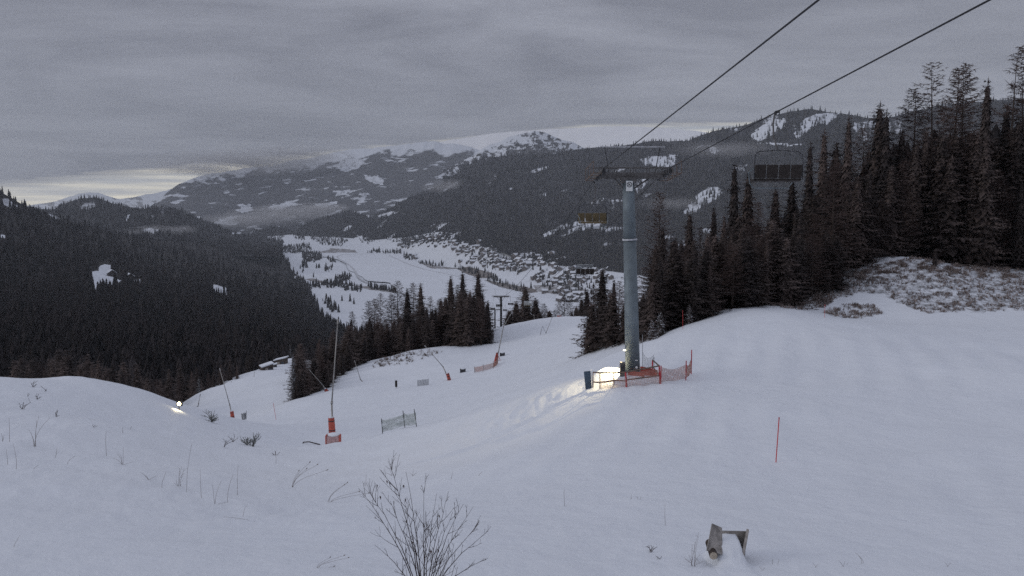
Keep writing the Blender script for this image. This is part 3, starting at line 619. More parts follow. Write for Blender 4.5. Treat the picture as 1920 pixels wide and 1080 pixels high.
# --- stand on the right, front to back: (column, tip, distance, kind)
LBL = {'spruce': 'dark spruce crowded in the tall stand right of the lift pylon', 'tall_spruce': 'tall thin topped spruce in the stand right of the lift pylon', 'larch': 'bare brown larch mixed into the stand right of the lift pylon', 'young_spruce': 'young spruce filling the stand right of the lift pylon'}
GR = 'trees of the stand right of the pylon'
big = [(1232, 352, 118, 'larch', 'slender bare larch standing just right of the lift pylon crossarm'), (1372, 298, 112, 'tall_spruce', 'thin spruce rising left of the nearest empty chair'), (1290, 390, 108, 'spruce', None), (1335, 384, 110, 'spruce', None), (1398, 318, 116, 'spruce', None), (1512, 258, 112, 'tall_spruce', None),
 (1537, 236, 116, 'tall_spruce', 'pointed spruce with its tip against the snowy mountain flank'), (1582, 210, 112, 'tall_spruce', None), (1636, 184, 116, 'spruce', 'broad double topped spruce, tallest right of the nearest chair'), (1654, 198, 113, 'tall_spruce', None), (1704, 158, 120, 'larch', 'rusty bare larch left of the open crowned larch'),
 (1746, 103, 118, 'open_larch', 'tall open crowned larch with arching bare boughs against the sky'), (1778, 116, 124, 'larch', 'thin bare larch between two taller larches against the sky'), (1800, 110, 121, 'larch', 'narrow bare larch right of the open crowned larch'), (1836, 136, 114, 'tall_spruce', 'snow tipped spruce between the bare larches at the top of the stand'), (1886, 72, 118, 'crooked_larch', 'crooked broken larch with few boughs, highest against the sky'),
 (1912, 128, 122, 'larch', None), (1945, 150, 116, 'spruce', None), (1480, 322, 116, 'spruce', None), (1450, 345, 114, 'spruce', None), (1560, 262, 122, 'spruce', None), (1610, 232, 122, 'larch', None), (1680, 236, 116, 'spruce', None), (1760, 250, 112, 'spruce', None), (1870, 190, 124, 'spruce', None), (1905, 210, 114, 'spruce', None), (1820, 240, 112, 'spruce', None), (1725, 230, 113, 'spruce', None),
 (1265, 440, 96, 'spruce', None), (1310, 420, 100, 'larch', None), (1355, 400, 104, 'spruce', None), (1418, 372, 104, 'larch', None), (1216, 470, 92, 'larch', None), (1250, 500, 88, 'spruce', None), (1240, 420, 104, 'spruce', None)]
for px, top, Y, kind, lab in big: tree_px(kind, px, top, Y, lab or LBL[kind], GR, wide=random.uniform(1.15, 1.5), lean=(math.radians(random.uniform(-3.2, -.6)) if px > 1600 else 0, 0))
tops = ([1205, 1230, 1290, 1340, 1380, 1440, 1480, 1520, 1580, 1640, 1700, 1760, 1840, 1900, 2100], [520, 430, 440, 430, 400, 400, 380, 320, 280, 262, 265, 240, 240, 220, 200])
for i in range(118):
    row = i % 3; px = 1212 + (2060 - 1212) * (i + random.random()) / 118; Y = float(np.interp(px, *FRONT)) + row * 9 + random.uniform(0, 8)
    top = float(np.interp(px, *tops)) + random.uniform(-5, 110) * (1.15 - .25 * row); kind = random.choices(['spruce', 'tall_spruce', 'larch', 'young_spruce'], [6, 2, 2, 1])[0]
    tree_px(kind, px, top, Y, LBL[kind], GR, wide=random.uniform(1.4, 2.0))
for i in range(44):
    px = 1203 + 390 * (i + random.random()) / 44; Y = float(np.interp(px, *FRONT)) + random.uniform(-2, 6)
    tree_px(random.choices(['spruce', 'young_spruce', 'larch'], [5, 4, 1])[0], px, float(np.interp(px, [1205, 1260, 1320, 1395, 1480, 1595], [545, 470, 455, 430, 420, 400])) + random.uniform(-20, 60), Y, 'bushy front row tree between the pylon and the piste edge', GR, wide=random.uniform(1.5, 2.2))
# low, snow laden edge of that stand
for px, top, Y, k, lab in [(1325, 535, 84, 'snowy_spruce', 'snow laden small spruce bending over the piste edge'), (1376, 520, 88, 'snowy_spruce', 'small spruce with white drooping boughs at the piste edge'), (1268, 560, 82, 'snowy_spruce', 'low snow dusted spruce just right of the lift pylon'), (1292, 575, 80, 'snowy_spruce', 'lowest snow dusted spruce right of the lift pylon'), (1238, 580, 78, 'snowy_spruce', 'snow flecked young spruce behind the pylon foot'), (1752, 462, 99, 'young_spruce', 'lone little spruce on the brushy bank'), (1350, 470, 92, 'spruce', LBL['spruce']), (1300, 500, 90, 'spruce', LBL['spruce']), (1222, 600, 76, 'snowy_spruce', 'tiny snow caked spruce beside the pylon foot')]:
    tree_px(k, px, top, Y, lab, GR, wide=1.2)
# --- clump left of the pylon, on the far rim of the piste
GC = 'trees of the clump left of the pylon'
for px, top, Y, k, w in [(1108, 562, 88, 'young_spruce', 1.5), (1128, 498, 92, 'spruce', 1.25), (1146, 545, 86, 'young_spruce', 1.5), (1160, 520, 90, 'larch', 1.2), (1172, 560, 84, 'young_spruce', 1.5), (1118, 545, 95, 'larch', 1.1), (1190, 520, 88, 'spruce', 1.2), (1205, 545, 84, 'young_spruce', 1.4), (1150, 520, 98, 'spruce', 1.0), (1182, 480, 98, 'larch', 1.1)]:
    tree_px(k, px, top, Y, {'young_spruce': 'bushy low spruce in the clump left of the pylon', 'spruce': 'spruce standing up from the clump left of the pylon', 'larch': 'bare larch in the clump left of the pylon'}[k] if (px, top) != (1128, 498) else 'pointed dark spruce, tallest of the clump left of the pylon', GC, wide=w * 1.25)
# --- stand in the middle, below the crest of the piste
GM = 'trees of the stand beside the middle of the piste'
LM = {'spruce': 'dark spruce in the stand left of the central piste', 'larch': 'thin bare larch in the stand left of the central piste', 'young_spruce': 'small spruce at the rim of the stand left of the central piste', 'tall_spruce': 'slender spruce in the stand left of the central piste'}
mids = [(897, 505, 178, 'spruce', 'dark spruce with the highest tip beside the central piste'), (868, 505, 184, 'spruce', None), (846, 514, 186, 'spruce', None), (915, 560, 172, 'spruce', 'spruce at the right hand end of the stand beside the central piste'), (858, 530, 196, 'larch', None), (790, 528, 200, 'spruce', None), (776, 526, 206, 'larch', None), (748, 522, 210, 'larch', 'tall thin larch against the frozen lake'), (765, 538, 200, 'spruce', None), (715, 546, 210, 'larch', None), (693, 560, 206, 'larch', None), (735, 548, 206, 'larch', None), (825, 556, 190, 'larch', None), (808, 552, 198, 'larch', None), (662, 580, 200, 'larch', None), (704, 556, 202, 'larch', None), (882, 540, 175, 'spruce', None), (905, 545, 180, 'spruce', None)]
for px, top, Y, k, lab in mids: tree_px(k, px, top, Y, lab or LM[k], GM, wide=random.uniform(1.2, 1.55))
mt = ([545, 560, 600, 640, 690, 740, 800, 840, 880, 920], [668, 650, 632, 615, 598, 575, 575, 556, 545, 580]); cy_ = ([545, 600, 720, 780, 925], [132, 140, 172, 170, 169])
for i in range(84):
    px = 552 + 362 * (i + random.random()) / 84; Y = float(np.interp(px, *cy_)) + (i % 3) * 9 + random.uniform(1, 10)
    top = float(np.interp(px, *mt)) + random.uniform(-8, 58); k = random.choices(['spruce', 'larch', 'young_spruce', 'tall_spruce'], [6, 2, 2, 1])[0]
    tree_px(k, px, min(top, 705), Y, LM[k], GM, wide=random.uniform(1.3, 1.9))
for i in range(22):
    px = 640 + 262 * (i + random.random()) / 22; Y = float(np.interp(px, *cy_)) + random.uniform(8, 24)
    tree_px('spruce', px, float(np.interp(px, *mt)) + random.uniform(-12, 22), Y, 'full crowned spruce deep in the stand left of the central piste', GM, wide=random.uniform(1.8, 2.4))
for i in range(30):
    px = 556 + 250 * (i + random.random()) / 30; Y = float(np.interp(px, *cy_)) + random.uniform(.5, 7)
    tree_px(random.choice(['spruce', 'spruce', 'young_spruce']), px, min(float(np.interp(px, *mt)) + random.uniform(8, 60), 700), Y, 'dense spruce along the front of the stand left of the central piste', GM, wide=random.uniform(1.4, 2.0))
tree_px('frosted_spruce', 551, 662, 133, 'frosted pale spruce at the left tip of the stand beside the central piste', GM, wide=.8)
tree_px('frosted_spruce', 562, 676, 136, 'frosted spruce beside the palest tree at the tip of the stand', GM, wide=1.0)
for px, top, Y in [(566, 690, 133), (580, 694, 136), (595, 690, 139), (560, 705, 132), (612, 684, 142)]: tree_px('young_spruce', px, top, Y, 'small dark spruce at the left tip of the stand', GM, wide=1.5)
# --- behind the crest of the piste
GB = 'trees behind the crest of the central piste'
for px, top, Y, k, w in [(985, 534, 250, 'spruce', 1.25), (968, 562, 240, 'spruce', 1.3), (1004, 556, 246, 'spruce', 1.2), (955, 580, 236, 'young_spruce', 1.4), (1020, 566, 250, 'larch', 1.2), (1048, 560, 246, 'larch', 1.0), (1058, 548, 262, 'larch', .9), (1068, 555, 256, 'larch', .9), (1040, 578, 236, 'larch', 1.2), (1080, 570, 250, 'spruce', 1.1), (1090, 556, 240, 'spruce', 1.1), (1030, 580, 240, 'young_spruce', 1.3), (1072, 582, 232, 'spruce', 1.3), (1100, 540, 236, 'spruce', 1.0), (1112, 530, 230, 'larch', 1.1), (1012, 584, 232, 'young_spruce', 1.3), (1140, 540, 220, 'larch', 1.1)]:
    tree_px(k, px, top, Y, 'broad dark spruce behind the crest, left of the bare trunks' if (px, top) == (985, 534) else {'spruce': 'dark spruce behind the crest of the central piste', 'larch': 'bare trunked larch behind the crest of the central piste', 'young_spruce': 'small spruce behind the crest of the central piste'}[k], GB, wide=w * (1.9 if k != 'larch' else 1.2))
# --- along the far rim of the lower piste and below the left bank
GL = 'trees along the lower rim of the piste'
for i in range(56):
    t = (i + random.random()) / 56; px = 30 + 520 * t
    if px < 330: Y = random.uniform(120, 190); top = float(np.interp(px, [0, 130, 330], [660, 655, 690])) + random.uniform(-5, 32)
    else: Y = float(np.interp(px, [330, 371, 404, 450, 500, 548], [165, 185, 225, 270, 325, 360])) + random.uniform(0, 40); top = float(np.interp(px, [330, 371, 404, 450, 500, 548], [688, 688, 684, 672, 652, 632])) + random.uniform(-6, 26)
    k = random.choices(['spruce', 'larch', 'tall_spruce'], [6, 1, 1])[0]
    tree_px(k, px, top, Y, {'spruce': 'dark spruce on the rim below the left bank', 'tall_spruce': 'slim spruce on the rim below the left bank', 'larch': 'bare larch on the rim below the left bank'}[k], GL, wide=random.uniform(1.2, 1.6))
tree_px('frosted_spruce', 374, 706, 190, 'frosted pale tree at the forest rim above the lower piste', GL); tree_px('frosted_spruce', 545, 646, 340, 'frosted pale tree beside the ski huts', GL, wide=.8); tree_px('frosted_spruce', 318, 700, 180, 'dim frosted tree above the lit lamp', GL)

# ================================================================== woods nobody could count: one object per wood, instanced
LIB = bpy.data.collections.new('far_tree_shapes')
def far_proto(name, T, H, m):
    v = np.array(T.v) / H; o = bpy.data.objects.new(name, mesh_np(name, v, np.arange(len(v)).reshape(-1, 4), m)); LIB.objects.link(o); return o
def far_spruce(seed):
    g = np.random.default_rng(seed); T = TB(); H = 20.; n = 8
    for i in range(n):
        h0 = H * (.02 + .9 * i / n); f = h0 / H; r0 = 3.0 * (1 - f) ** .8 + .25; top = np.array([g.normal(0, .12), g.normal(0, .12), min(H, h0 + H * (.26 - .12 * f))]); k = 9; a0 = g.uniform(0, 6)
        for b in range(k):
            a = a0 + b * 6.283 / k; r = r0 * g.uniform(.6, 1.2); d = np.array([math.cos(a), math.sin(a), 0]); sd = np.array([-d[1], d[0], 0]); tip = d * r + np.array([0, 0, h0 - g.uniform(-.2, .7)]); mid = top * .4 + tip * .6
            T.v += [top, mid + sd * r * .36, tip, mid - sd * r * .36]; T.m.append(0)
    return T
for i in range(4): far_proto('a_far_spruce', far_spruce(300 + i), 20., [M['farwood']])
for i in range(2): far_proto('b_far_larch', larch(320 + i, 20, 3.0, .12, 70, 12), 20., [M['larch_far']])
NG = bpy.data.node_groups.new('wood', 'GeometryNodeTree')
NG.interface.new_socket('Geometry', in_out='INPUT', socket_type='NodeSocketGeometry'); NG.interface.new_socket('Geometry', in_out='OUTPUT', socket_type='NodeSocketGeometry')
_n = NG.nodes; gi = _n.new('NodeGroupInput'); go = _n.new('NodeGroupOutput'); ci = _n.new('GeometryNodeCollectionInfo'); io = _n.new('GeometryNodeInstanceOnPoints')
ci.inputs['Collection'].default_value = LIB; ci.inputs['Separate Children'].default_value = True; ci.inputs['Reset Children'].default_value = True
def nattr(n, t): k = _n.new('GeometryNodeInputNamedAttribute'); k.data_type = t; k.inputs['Name'].default_value = n; return k.outputs['Attribute']
NG.links.new(gi.outputs[0], io.inputs['Points']); NG.links.new(ci.outputs[0], io.inputs['Instance']); io.inputs['Pick Instance'].default_value = True
NG.links.new(nattr('pick', 'INT'), io.inputs['Instance Index']); NG.links.new(nattr('turn', 'FLOAT_VECTOR'), io.inputs['Rotation']); NG.links.new(nattr('size', 'FLOAT_VECTOR'), io.inputs['Scale'])
NG.links.new(io.outputs[0], go.inputs[0])
def wood(name, pts, size, label, cat='forest', larches=.15, wide=1.0):
    n = len(pts); me = bpy.data.meshes.new(name); me.vertices.add(n); me.vertices.foreach_set('co', np.asarray(pts, np.float32).ravel())
    a = me.attributes.new('pick', 'INT', 'POINT'); a.data.foreach_set('value', np.where(rng.random(n) < larches, rng.integers(4, 6, n), rng.integers(0, 4, n)).astype(np.int32))
    a = me.attributes.new('turn', 'FLOAT_VECTOR', 'POINT'); r = np.zeros((n, 3), np.float32); r[:, 2] = rng.random(n) * 6.28; a.data.foreach_set('vector', r.ravel())
    a = me.attributes.new('size', 'FLOAT_VECTOR', 'POINT'); s = np.stack([size * wide, size * wide, size], 1).astype(np.float32); a.data.foreach_set('vector', s.ravel())
    o = link(name, me); m = o.modifiers.new('wood', 'NODES'); m.node_group = NG; return tag(o, label, cat, kind='stuff')
def sprinkle(s, n, lo=0.0, hi=1.0, thr=.45, pw=1.0):
    fu = rng.random(n) * (s.nu - 1); fv = (lo + (hi - lo) * rng.random(n) ** pw) * (s.nv - 1)
    p, sn, px, py, Y = s.at(fu, fv); keep = sn + rng.normal(0, .12, n) < thr
    return p[keep], px[keep], py[keep], Y[keep]
pr = []
while len(pr) < 320:
    px = rng.uniform(1400, 2250); Y = rng.uniform(128, 215); x_ = float(P(px, 500, Y)[0]); pr.append((x_, Y))
pr = np.array(pr); pz = ground_z(pr[:, 0], pr[:, 1]); hh = np.clip(rng.normal(20, 3, len(pr)), 12, 25); hh = np.minimum(hh, np.interp(960 + pr[:, 0] / pr[:, 1] * F, [1300, 1500, 1600, 1900, 2300], [7, 13, 18, 23, 26]))
wood('stand_interior', np.stack([pr[:, 0], pr[:, 1], pz - .3], 1), hh, 'dim inner trees deep in the stand right of the pylon', wide=1.2)
p, px, py, Y = sprinkle(L1, 24000, .02, 1.0, .45)
k = (p[:, 1] > 205) & ~((px > 610) & (py > 690)); p, px, py, Y = p[k], px[k], py[k], Y[k]
sz = np.clip(rng.normal(19, 5, len(p)), 7, 31) * np.where(Y < 500, .8, 1) * (.6 + .8 * fbm(p[:, 0] / 140, p[:, 1] / 140, 97, 3)); wood('valley_forest', p - [0, 0, .5], sz, 'dense dark forest covering the valley side left of the piste', wide=1.15)
p, px, py, Y = sprinkle(L2, 9000, 0, 1, .40); wood('ridge_forest', p - [0, 0, 1], np.clip(rng.normal(22, 5, len(p)), 9, 32), 'forest over the low ridge at the valley end', larches=.05, wide=1.3)
p, px, py, Y = sprinkle(R1, 46000, 0, 1, .50); fr = np.where(px < 640, .8, 1); wood('mountain_forest', p - [0, 0, 1], np.clip(rng.normal(21, 5, len(p)), 9, 32) * fr, 'dense forest clothing the mountain above the village', larches=.08, wide=1.3)
p, px, py, Y = sprinkle(K1, 900, 0, 1, .4); wood('knoll_forest', p, np.clip(rng.normal(20, 4, len(p)), 9, 30), 'wood on the small knoll at the valley end', larches=.05, wide=1.4)
p, px, py, Y = sprinkle(R2, 2200, .1, .85, .42); wood('summit_forest', p, np.clip(rng.normal(16, 4, len(p)), 6, 26), 'thin wood climbing towards the rocky summit', larches=.05, wide=1.3)
# coppices and hedgerows on the valley floor
groves = [([(480, 452), (496, 448), (530, 450), (535, 460), (505, 462), (482, 458)], 240), ([(475, 446), (535, 440), (532, 447), (480, 450)], 120), ([(552, 446), (570, 443), (572, 450), (556, 452)], 60), ([(582, 444), (592, 442), (640, 446), (652, 452), (640, 462), (605, 460), (585, 450)], 340), ([(515, 468), (545, 460), (580, 458), (585, 470), (560, 476), (520, 474)], 320), ([(566, 474), (600, 474), (608, 484), (590, 492), (568, 490)], 300),
 ([(612, 482), (625, 484), (630, 492), (618, 492)], 40), ([(565, 493), (576, 491), (577, 502), (566, 502)], 50), ([(592, 499), (600, 499), (600, 504), (593, 504)], 14), ([(608, 500), (624, 500), (622, 510), (609, 511)], 34), ([(628, 520), (660, 514), (658, 524), (640, 532), (627, 536)], 90), ([(640, 530), (680, 540), (676, 548), (645, 546)], 70), ([(690, 536), (740, 545), (742, 549), (695, 542)], 70), ([(688, 474), (712, 466), (714, 474), (692, 476)], 40), ([(716, 473), (752, 470), (752, 476), (718, 476)], 60), ([(756, 478), (772, 480), (774, 490), (758, 488)], 40), ([(775, 492), (832, 494), (830, 500), (790, 499)], 50), ([(745, 462), (762, 446), (778, 443), (785, 455), (765, 466)], 90), ([(782, 445), (800, 442), (802, 452), (785, 452)], 50), ([(912, 515), (940, 524), (940, 530), (915, 524)], 30), ([(905, 450), (932, 452), (936, 470), (925, 474), (908, 462)], 90), ([(1020, 486), (1066, 490), (1062, 504), (1030, 500)], 70), ([(930, 488), (960, 478), (1000, 488), (985, 500), (945, 498)], 50), ([(1000, 520), (1080, 520), (1110, 540), (1060, 556), (1010, 545)], 60), ([(556, 520), (570, 520), (575, 534), (562, 534)], 30), ([(570, 533), (640, 530), (645, 540), (575, 542)], 150), ([(600, 560), (612, 556), (640, 592), (618, 584)], 40), ([(520, 490), (540, 484), (545, 500), (525, 504)], 60), ([(850, 500), (880, 500), (925, 512), (930, 522), (900, 522), (868, 512)], 70), ([(905, 524), (950, 532), (1000, 541), (985, 550), (935, 538)], 50), ([(845, 448), (870, 446), (876, 456), (850, 458)], 40), ([(640, 562), (652, 562), (652, 568), (641, 568)], 2), ([(655, 565), (664, 563), (664, 570), (656, 570)], 3), ([(530, 440), (590, 432), (600, 440), (560, 446)], 26), ([(520, 500), (560, 520), (620, 520), (560, 500)], 10), ([(672, 446), (700, 452), (690, 458), (676, 454)], 30), ([(850, 455), (920, 470), (1000, 505), (960, 520), (880, 490)], 110), ([(980, 485), (1060, 490), (1140, 520), (1120, 560), (1000, 520)], 120)]
pp = []
for poly, n in groves:
    n = int(n * .95)
    q = np.array(poly, float); c = 0
    while c < n:
        a = rng.uniform(q[:, 0].min(), q[:, 0].max(), n * 4); b = rng.uniform(q[:, 1].min(), q[:, 1].max(), n * 4); k = in_poly(a, b, poly); m = min(n - c, int(k.sum()))
        pp += list(zip(a[k][:m], b[k][:m])); c += m
def vat(px, py):
    px = np.asarray(px, float); py = np.asarray(py, float); fu = (px - VAL.px[0, 0]) / (VAL.px[0, -1] - VAL.px[0, 0]) * (VAL.nu - 1)
    j = np.clip(np.rint(fu).astype(int), 0, VAL.nu - 1); fv = np.array([np.interp(-b, -VAL.py[:, c], np.arange(VAL.nv)) for b, c in zip(py, j)])
    return VAL.at(fu, fv)[0]
pp = np.array(pp); p = vat(pp[:, 0], pp[:, 1]); wood('meadow_grove', p - [0, 0, .4], np.clip(rng.normal(18, 4, len(p)), 7, 27), 'groves and hedgerow trees scattered over the valley meadows', larches=.25, wide=1.35)
# ================================================================== village
def house_mesh(w, d, h, roof, wall):
    mb = MB(); mb.box((0, 0, h / 2 - 1), (w, d, h + 2)); r = w * .36
    mb.add([(-w / 2, -d / 2, h), (w / 2, -d / 2, h), (0, -d / 2, h + r), (-w / 2, d / 2, h), (w / 2, d / 2, h), (0, d / 2, h + r)], [(0, 1, 2), (5, 4, 3)])
    for s in (-1, 1):
        for k in range(3): mb.mi = 2; mb.box((s * w * .505, -d * .3 + k * d * .3, h * .55), (.12, d * .12, h * .3)); 
    for k in range(3): mb.box((-w * .3 + k * w * .3, -d * .503, h * .55), (w * .13, .12, h * .28))
    mb.mi = 1; o = 1.0; t = .5
    for s in (-1, 1):
        n = Vector((s * r, 0, w / 2)).normalized() * t; a = Vector((s * (w / 2 + o), 0, h - o * r / (w / 2))); b = Vector((0, 0, h + r))
        vs = []
        for y in (-d / 2 - o, d / 2 + o):
            for q in (a, b): vs += [q + Vector((0, y, .05)), q + Vector((0, y, .05)) + n]
        mb.add(vs, [(0, 1, 3, 2), (4, 6, 7, 5), (0, 4, 5, 1), (2, 3, 7, 6), (1, 5, 7, 3), (0, 2, 6, 4)])
    mb.mi = 0; mb.box((w * .15, d * .2, h + r * .9), (.9, .9, 1.6))
    return mb.mesh('alpine_house', [wall, M['cap'], M['pane']])
HM = [house_mesh(w, d, h, 0, m) for w, d, h, m in [(11, 14, 6.5, M['plaster']), (10, 12, 5.5, M['plaster_dark']), (13, 17, 8, M['plaster']), (9, 12, 5, M['plaster_dark']), (14, 22, 9, M['plaster'])]]
ham = [([(742, 462), (760, 448), (792, 446), (800, 456), (770, 468)], 14, 'on the upper meadow nearest the far shore'), ([(784, 452), (800, 440), (850, 448), (860, 462), (810, 466)], 26, 'in the hamlet under the forest edge'), ([(845, 462), (880, 452), (925, 462), (940, 476), (900, 484), (860, 478)], 34, 'around the bend of the village road'), ([(862, 492), (900, 478), (960, 482), (1000, 492), (985, 510), (900, 502)], 50, 'in the heart of the lakeside village'), ([(955, 484), (1040, 478), (1062, 486), (1040, 500), (980, 500)], 30, 'below the forest at the top of the village'), ([(985, 520), (1040, 502), (1140, 506), (1150, 530), (1080, 540), (1010, 530)], 48, 'among the large farmhouses by the near road'), ([(1000, 545), (1060, 545), (1150, 545), (1150, 575), (1060, 572)], 24, 'beside the near lake shore'), ([(755, 480), (780, 478), (782, 486), (760, 486)], 5, 'on the far lake shore')]
for poly, n, where in ham:
    q = np.array(poly, float); c = 0; got = []
    for _ in range(4000):
        a, b = rng.uniform(q[:, 0].min(), q[:, 0].max()), rng.uniform(q[:, 1].min(), q[:, 1].max())
        if not in_poly(a, b, poly) or any(abs(a - g) < 7 and abs(b - h) < 2.8 for g, h in got): continue
        got.append((a, b)); p = vat([a], [b])[0]; o = link('alpine_house', HM[int(rng.integers(0, len(HM)))], None, Vector(p.tolist()))
        o.rotation_euler[2] = random.choice([0, 1.57, .4, -.5]) + random.uniform(-.3, .3); o.scale = (random.uniform(1.0, 1.5),) * 3
        tag(o, 'alpine house with snowy gable roof %s' % where, 'house', 'houses %s' % where); c += 1
        if c >= n: break
# lone farm in the left clearing, and the two ski huts at the edge of the lower piste
def farm(px, py, label):
    fv = np.interp(-py, -L1.py[:, int((px + 500) / 1300 * 519)], np.arange(L1.nv)); p = L1.at(np.array([(px + 500) / 1300 * 519.]), np.array([fv]))[0][0]
    o = link('farmhouse', HM[1], None, Vector(p.tolist())); o.scale = (1.4,) * 3; o.rotation_euler[2] = .6; tag(o, label, 'farmhouse')
farm(209, 518, 'lone dark farmhouse at the corner of the big clearing'); farm(243, 525, 'lone dark farmhouse between the big clearing and the small one')
def hut(px, Y, w, d, h, rz, label):
    b = hit(px, Y); o = empty('ski_hut', b - Vector((0, 0, .4)), rz); tag(o, label, 'hut')
    mb = MB(); mb.box((0, 0, h / 2), (w, d, h)); mb.add([(-w / 2, -d / 2, h), (w / 2, -d / 2, h), (w / 2, -d / 2, h + w * .25), (-w / 2, d / 2, h), (w / 2, d / 2, h), (w / 2, d / 2, h + w * .25)], [(0, 1, 2), (5, 4, 3), (1, 4, 5, 2)]); mb.build('wall', M['wood'], o)
    mb = MB(); a = math.atan(.25); mb.box((0, 0, h + w * .125 + .2), (w * 1.18, d * 1.15, .35), Matrix.Rotation(-a, 3, 'Y'), .08); mb.build('roof', M['cap'], o)
    mb = MB(); mb.box((-w * .1, -d / 2 - .04, h * .42), (.9, .08, h * .8)); mb.build('door', M['plank'], o)
    mb = MB(); mb.box((w * .28, -d / 2 - .04, h * .55), (1.0, .08, .8)); mb.build('window', M['pane'], o)
hut(500, 693, 3.6, 3.2, 1.5, .5, 'lower ski hut with one tilted snow covered roof'); hut(527, 682, 4.0, 3.0, 1.6, -.1, 'upper ski hut with stepped snowy roof beside the pale tree')
hut(514, 689, 1.8, 1.6, 1.0, .2, 'small woodshed between the two ski huts')

# ================================================================== chair lift
BASE = gpx(1187, 55); S55 = 55 * 1.0
VPX, VPY = 880, 513
def rope_up(px0, py0): 
    a = V(px0, py0, 55.0); d = Vector(P(VPX, VPY, 1.0).tolist()); d = d / d.y; return a, d
LA, DV = rope_up(1125, 321); RA, _ = rope_up(1245, 321); RA.z = LA.z = (LA.z + RA.z) / 2
T2L, T2R = V(926, 555, 330.), V(953, 555, 330.); T3L, T3R = V(919, 580, 520.), V(937, 580, 520.)
def span(a, b, sag, n=40): return [a.lerp(b, i / n) - Vector((0, 0, sag * 4 * (i / n) * (1 - i / n))) for i in range(n + 1)]
ROPES = {}
for key, A, T2, T3, lab in (('l', LA, T2L, T3L, 'thin steel haul rope running up from the left side of the lift pylon'), ('r', RA, T2R, T3R, 'thin steel haul rope running over the bare larches to the right side of the pylon')):
    pts = [A + DV * (-80 + 80 * i / 20) for i in range(21)] + span(A, T2, 3.2)[1:] + span(T2, T3, 2)[1:]
    ROPES[key] = pts; mb = MB(); mb.tube(pts[:22], .026, 8); mb.tube(pts[21:], .026, 6); tag(mb.build('haul_rope', M['rope'], None, None, True), lab, 'rope', 'haul ropes of the chair lift')
def on_rope(key, px):
    pts = ROPES[key]
    for a, b in zip(pts, pts[1:]):
        if a.y < 5: continue
        qa, qb = to_px(np.array(a))[0], to_px(np.array(b))[0]
        if (qa - px) * (qb - px) <= 0 and a.y > 20: t = (px - qa) / (qb - qa + 1e-9); return a.lerp(b, float(t)), math.atan2(-(b - a).x, (b - a).y)
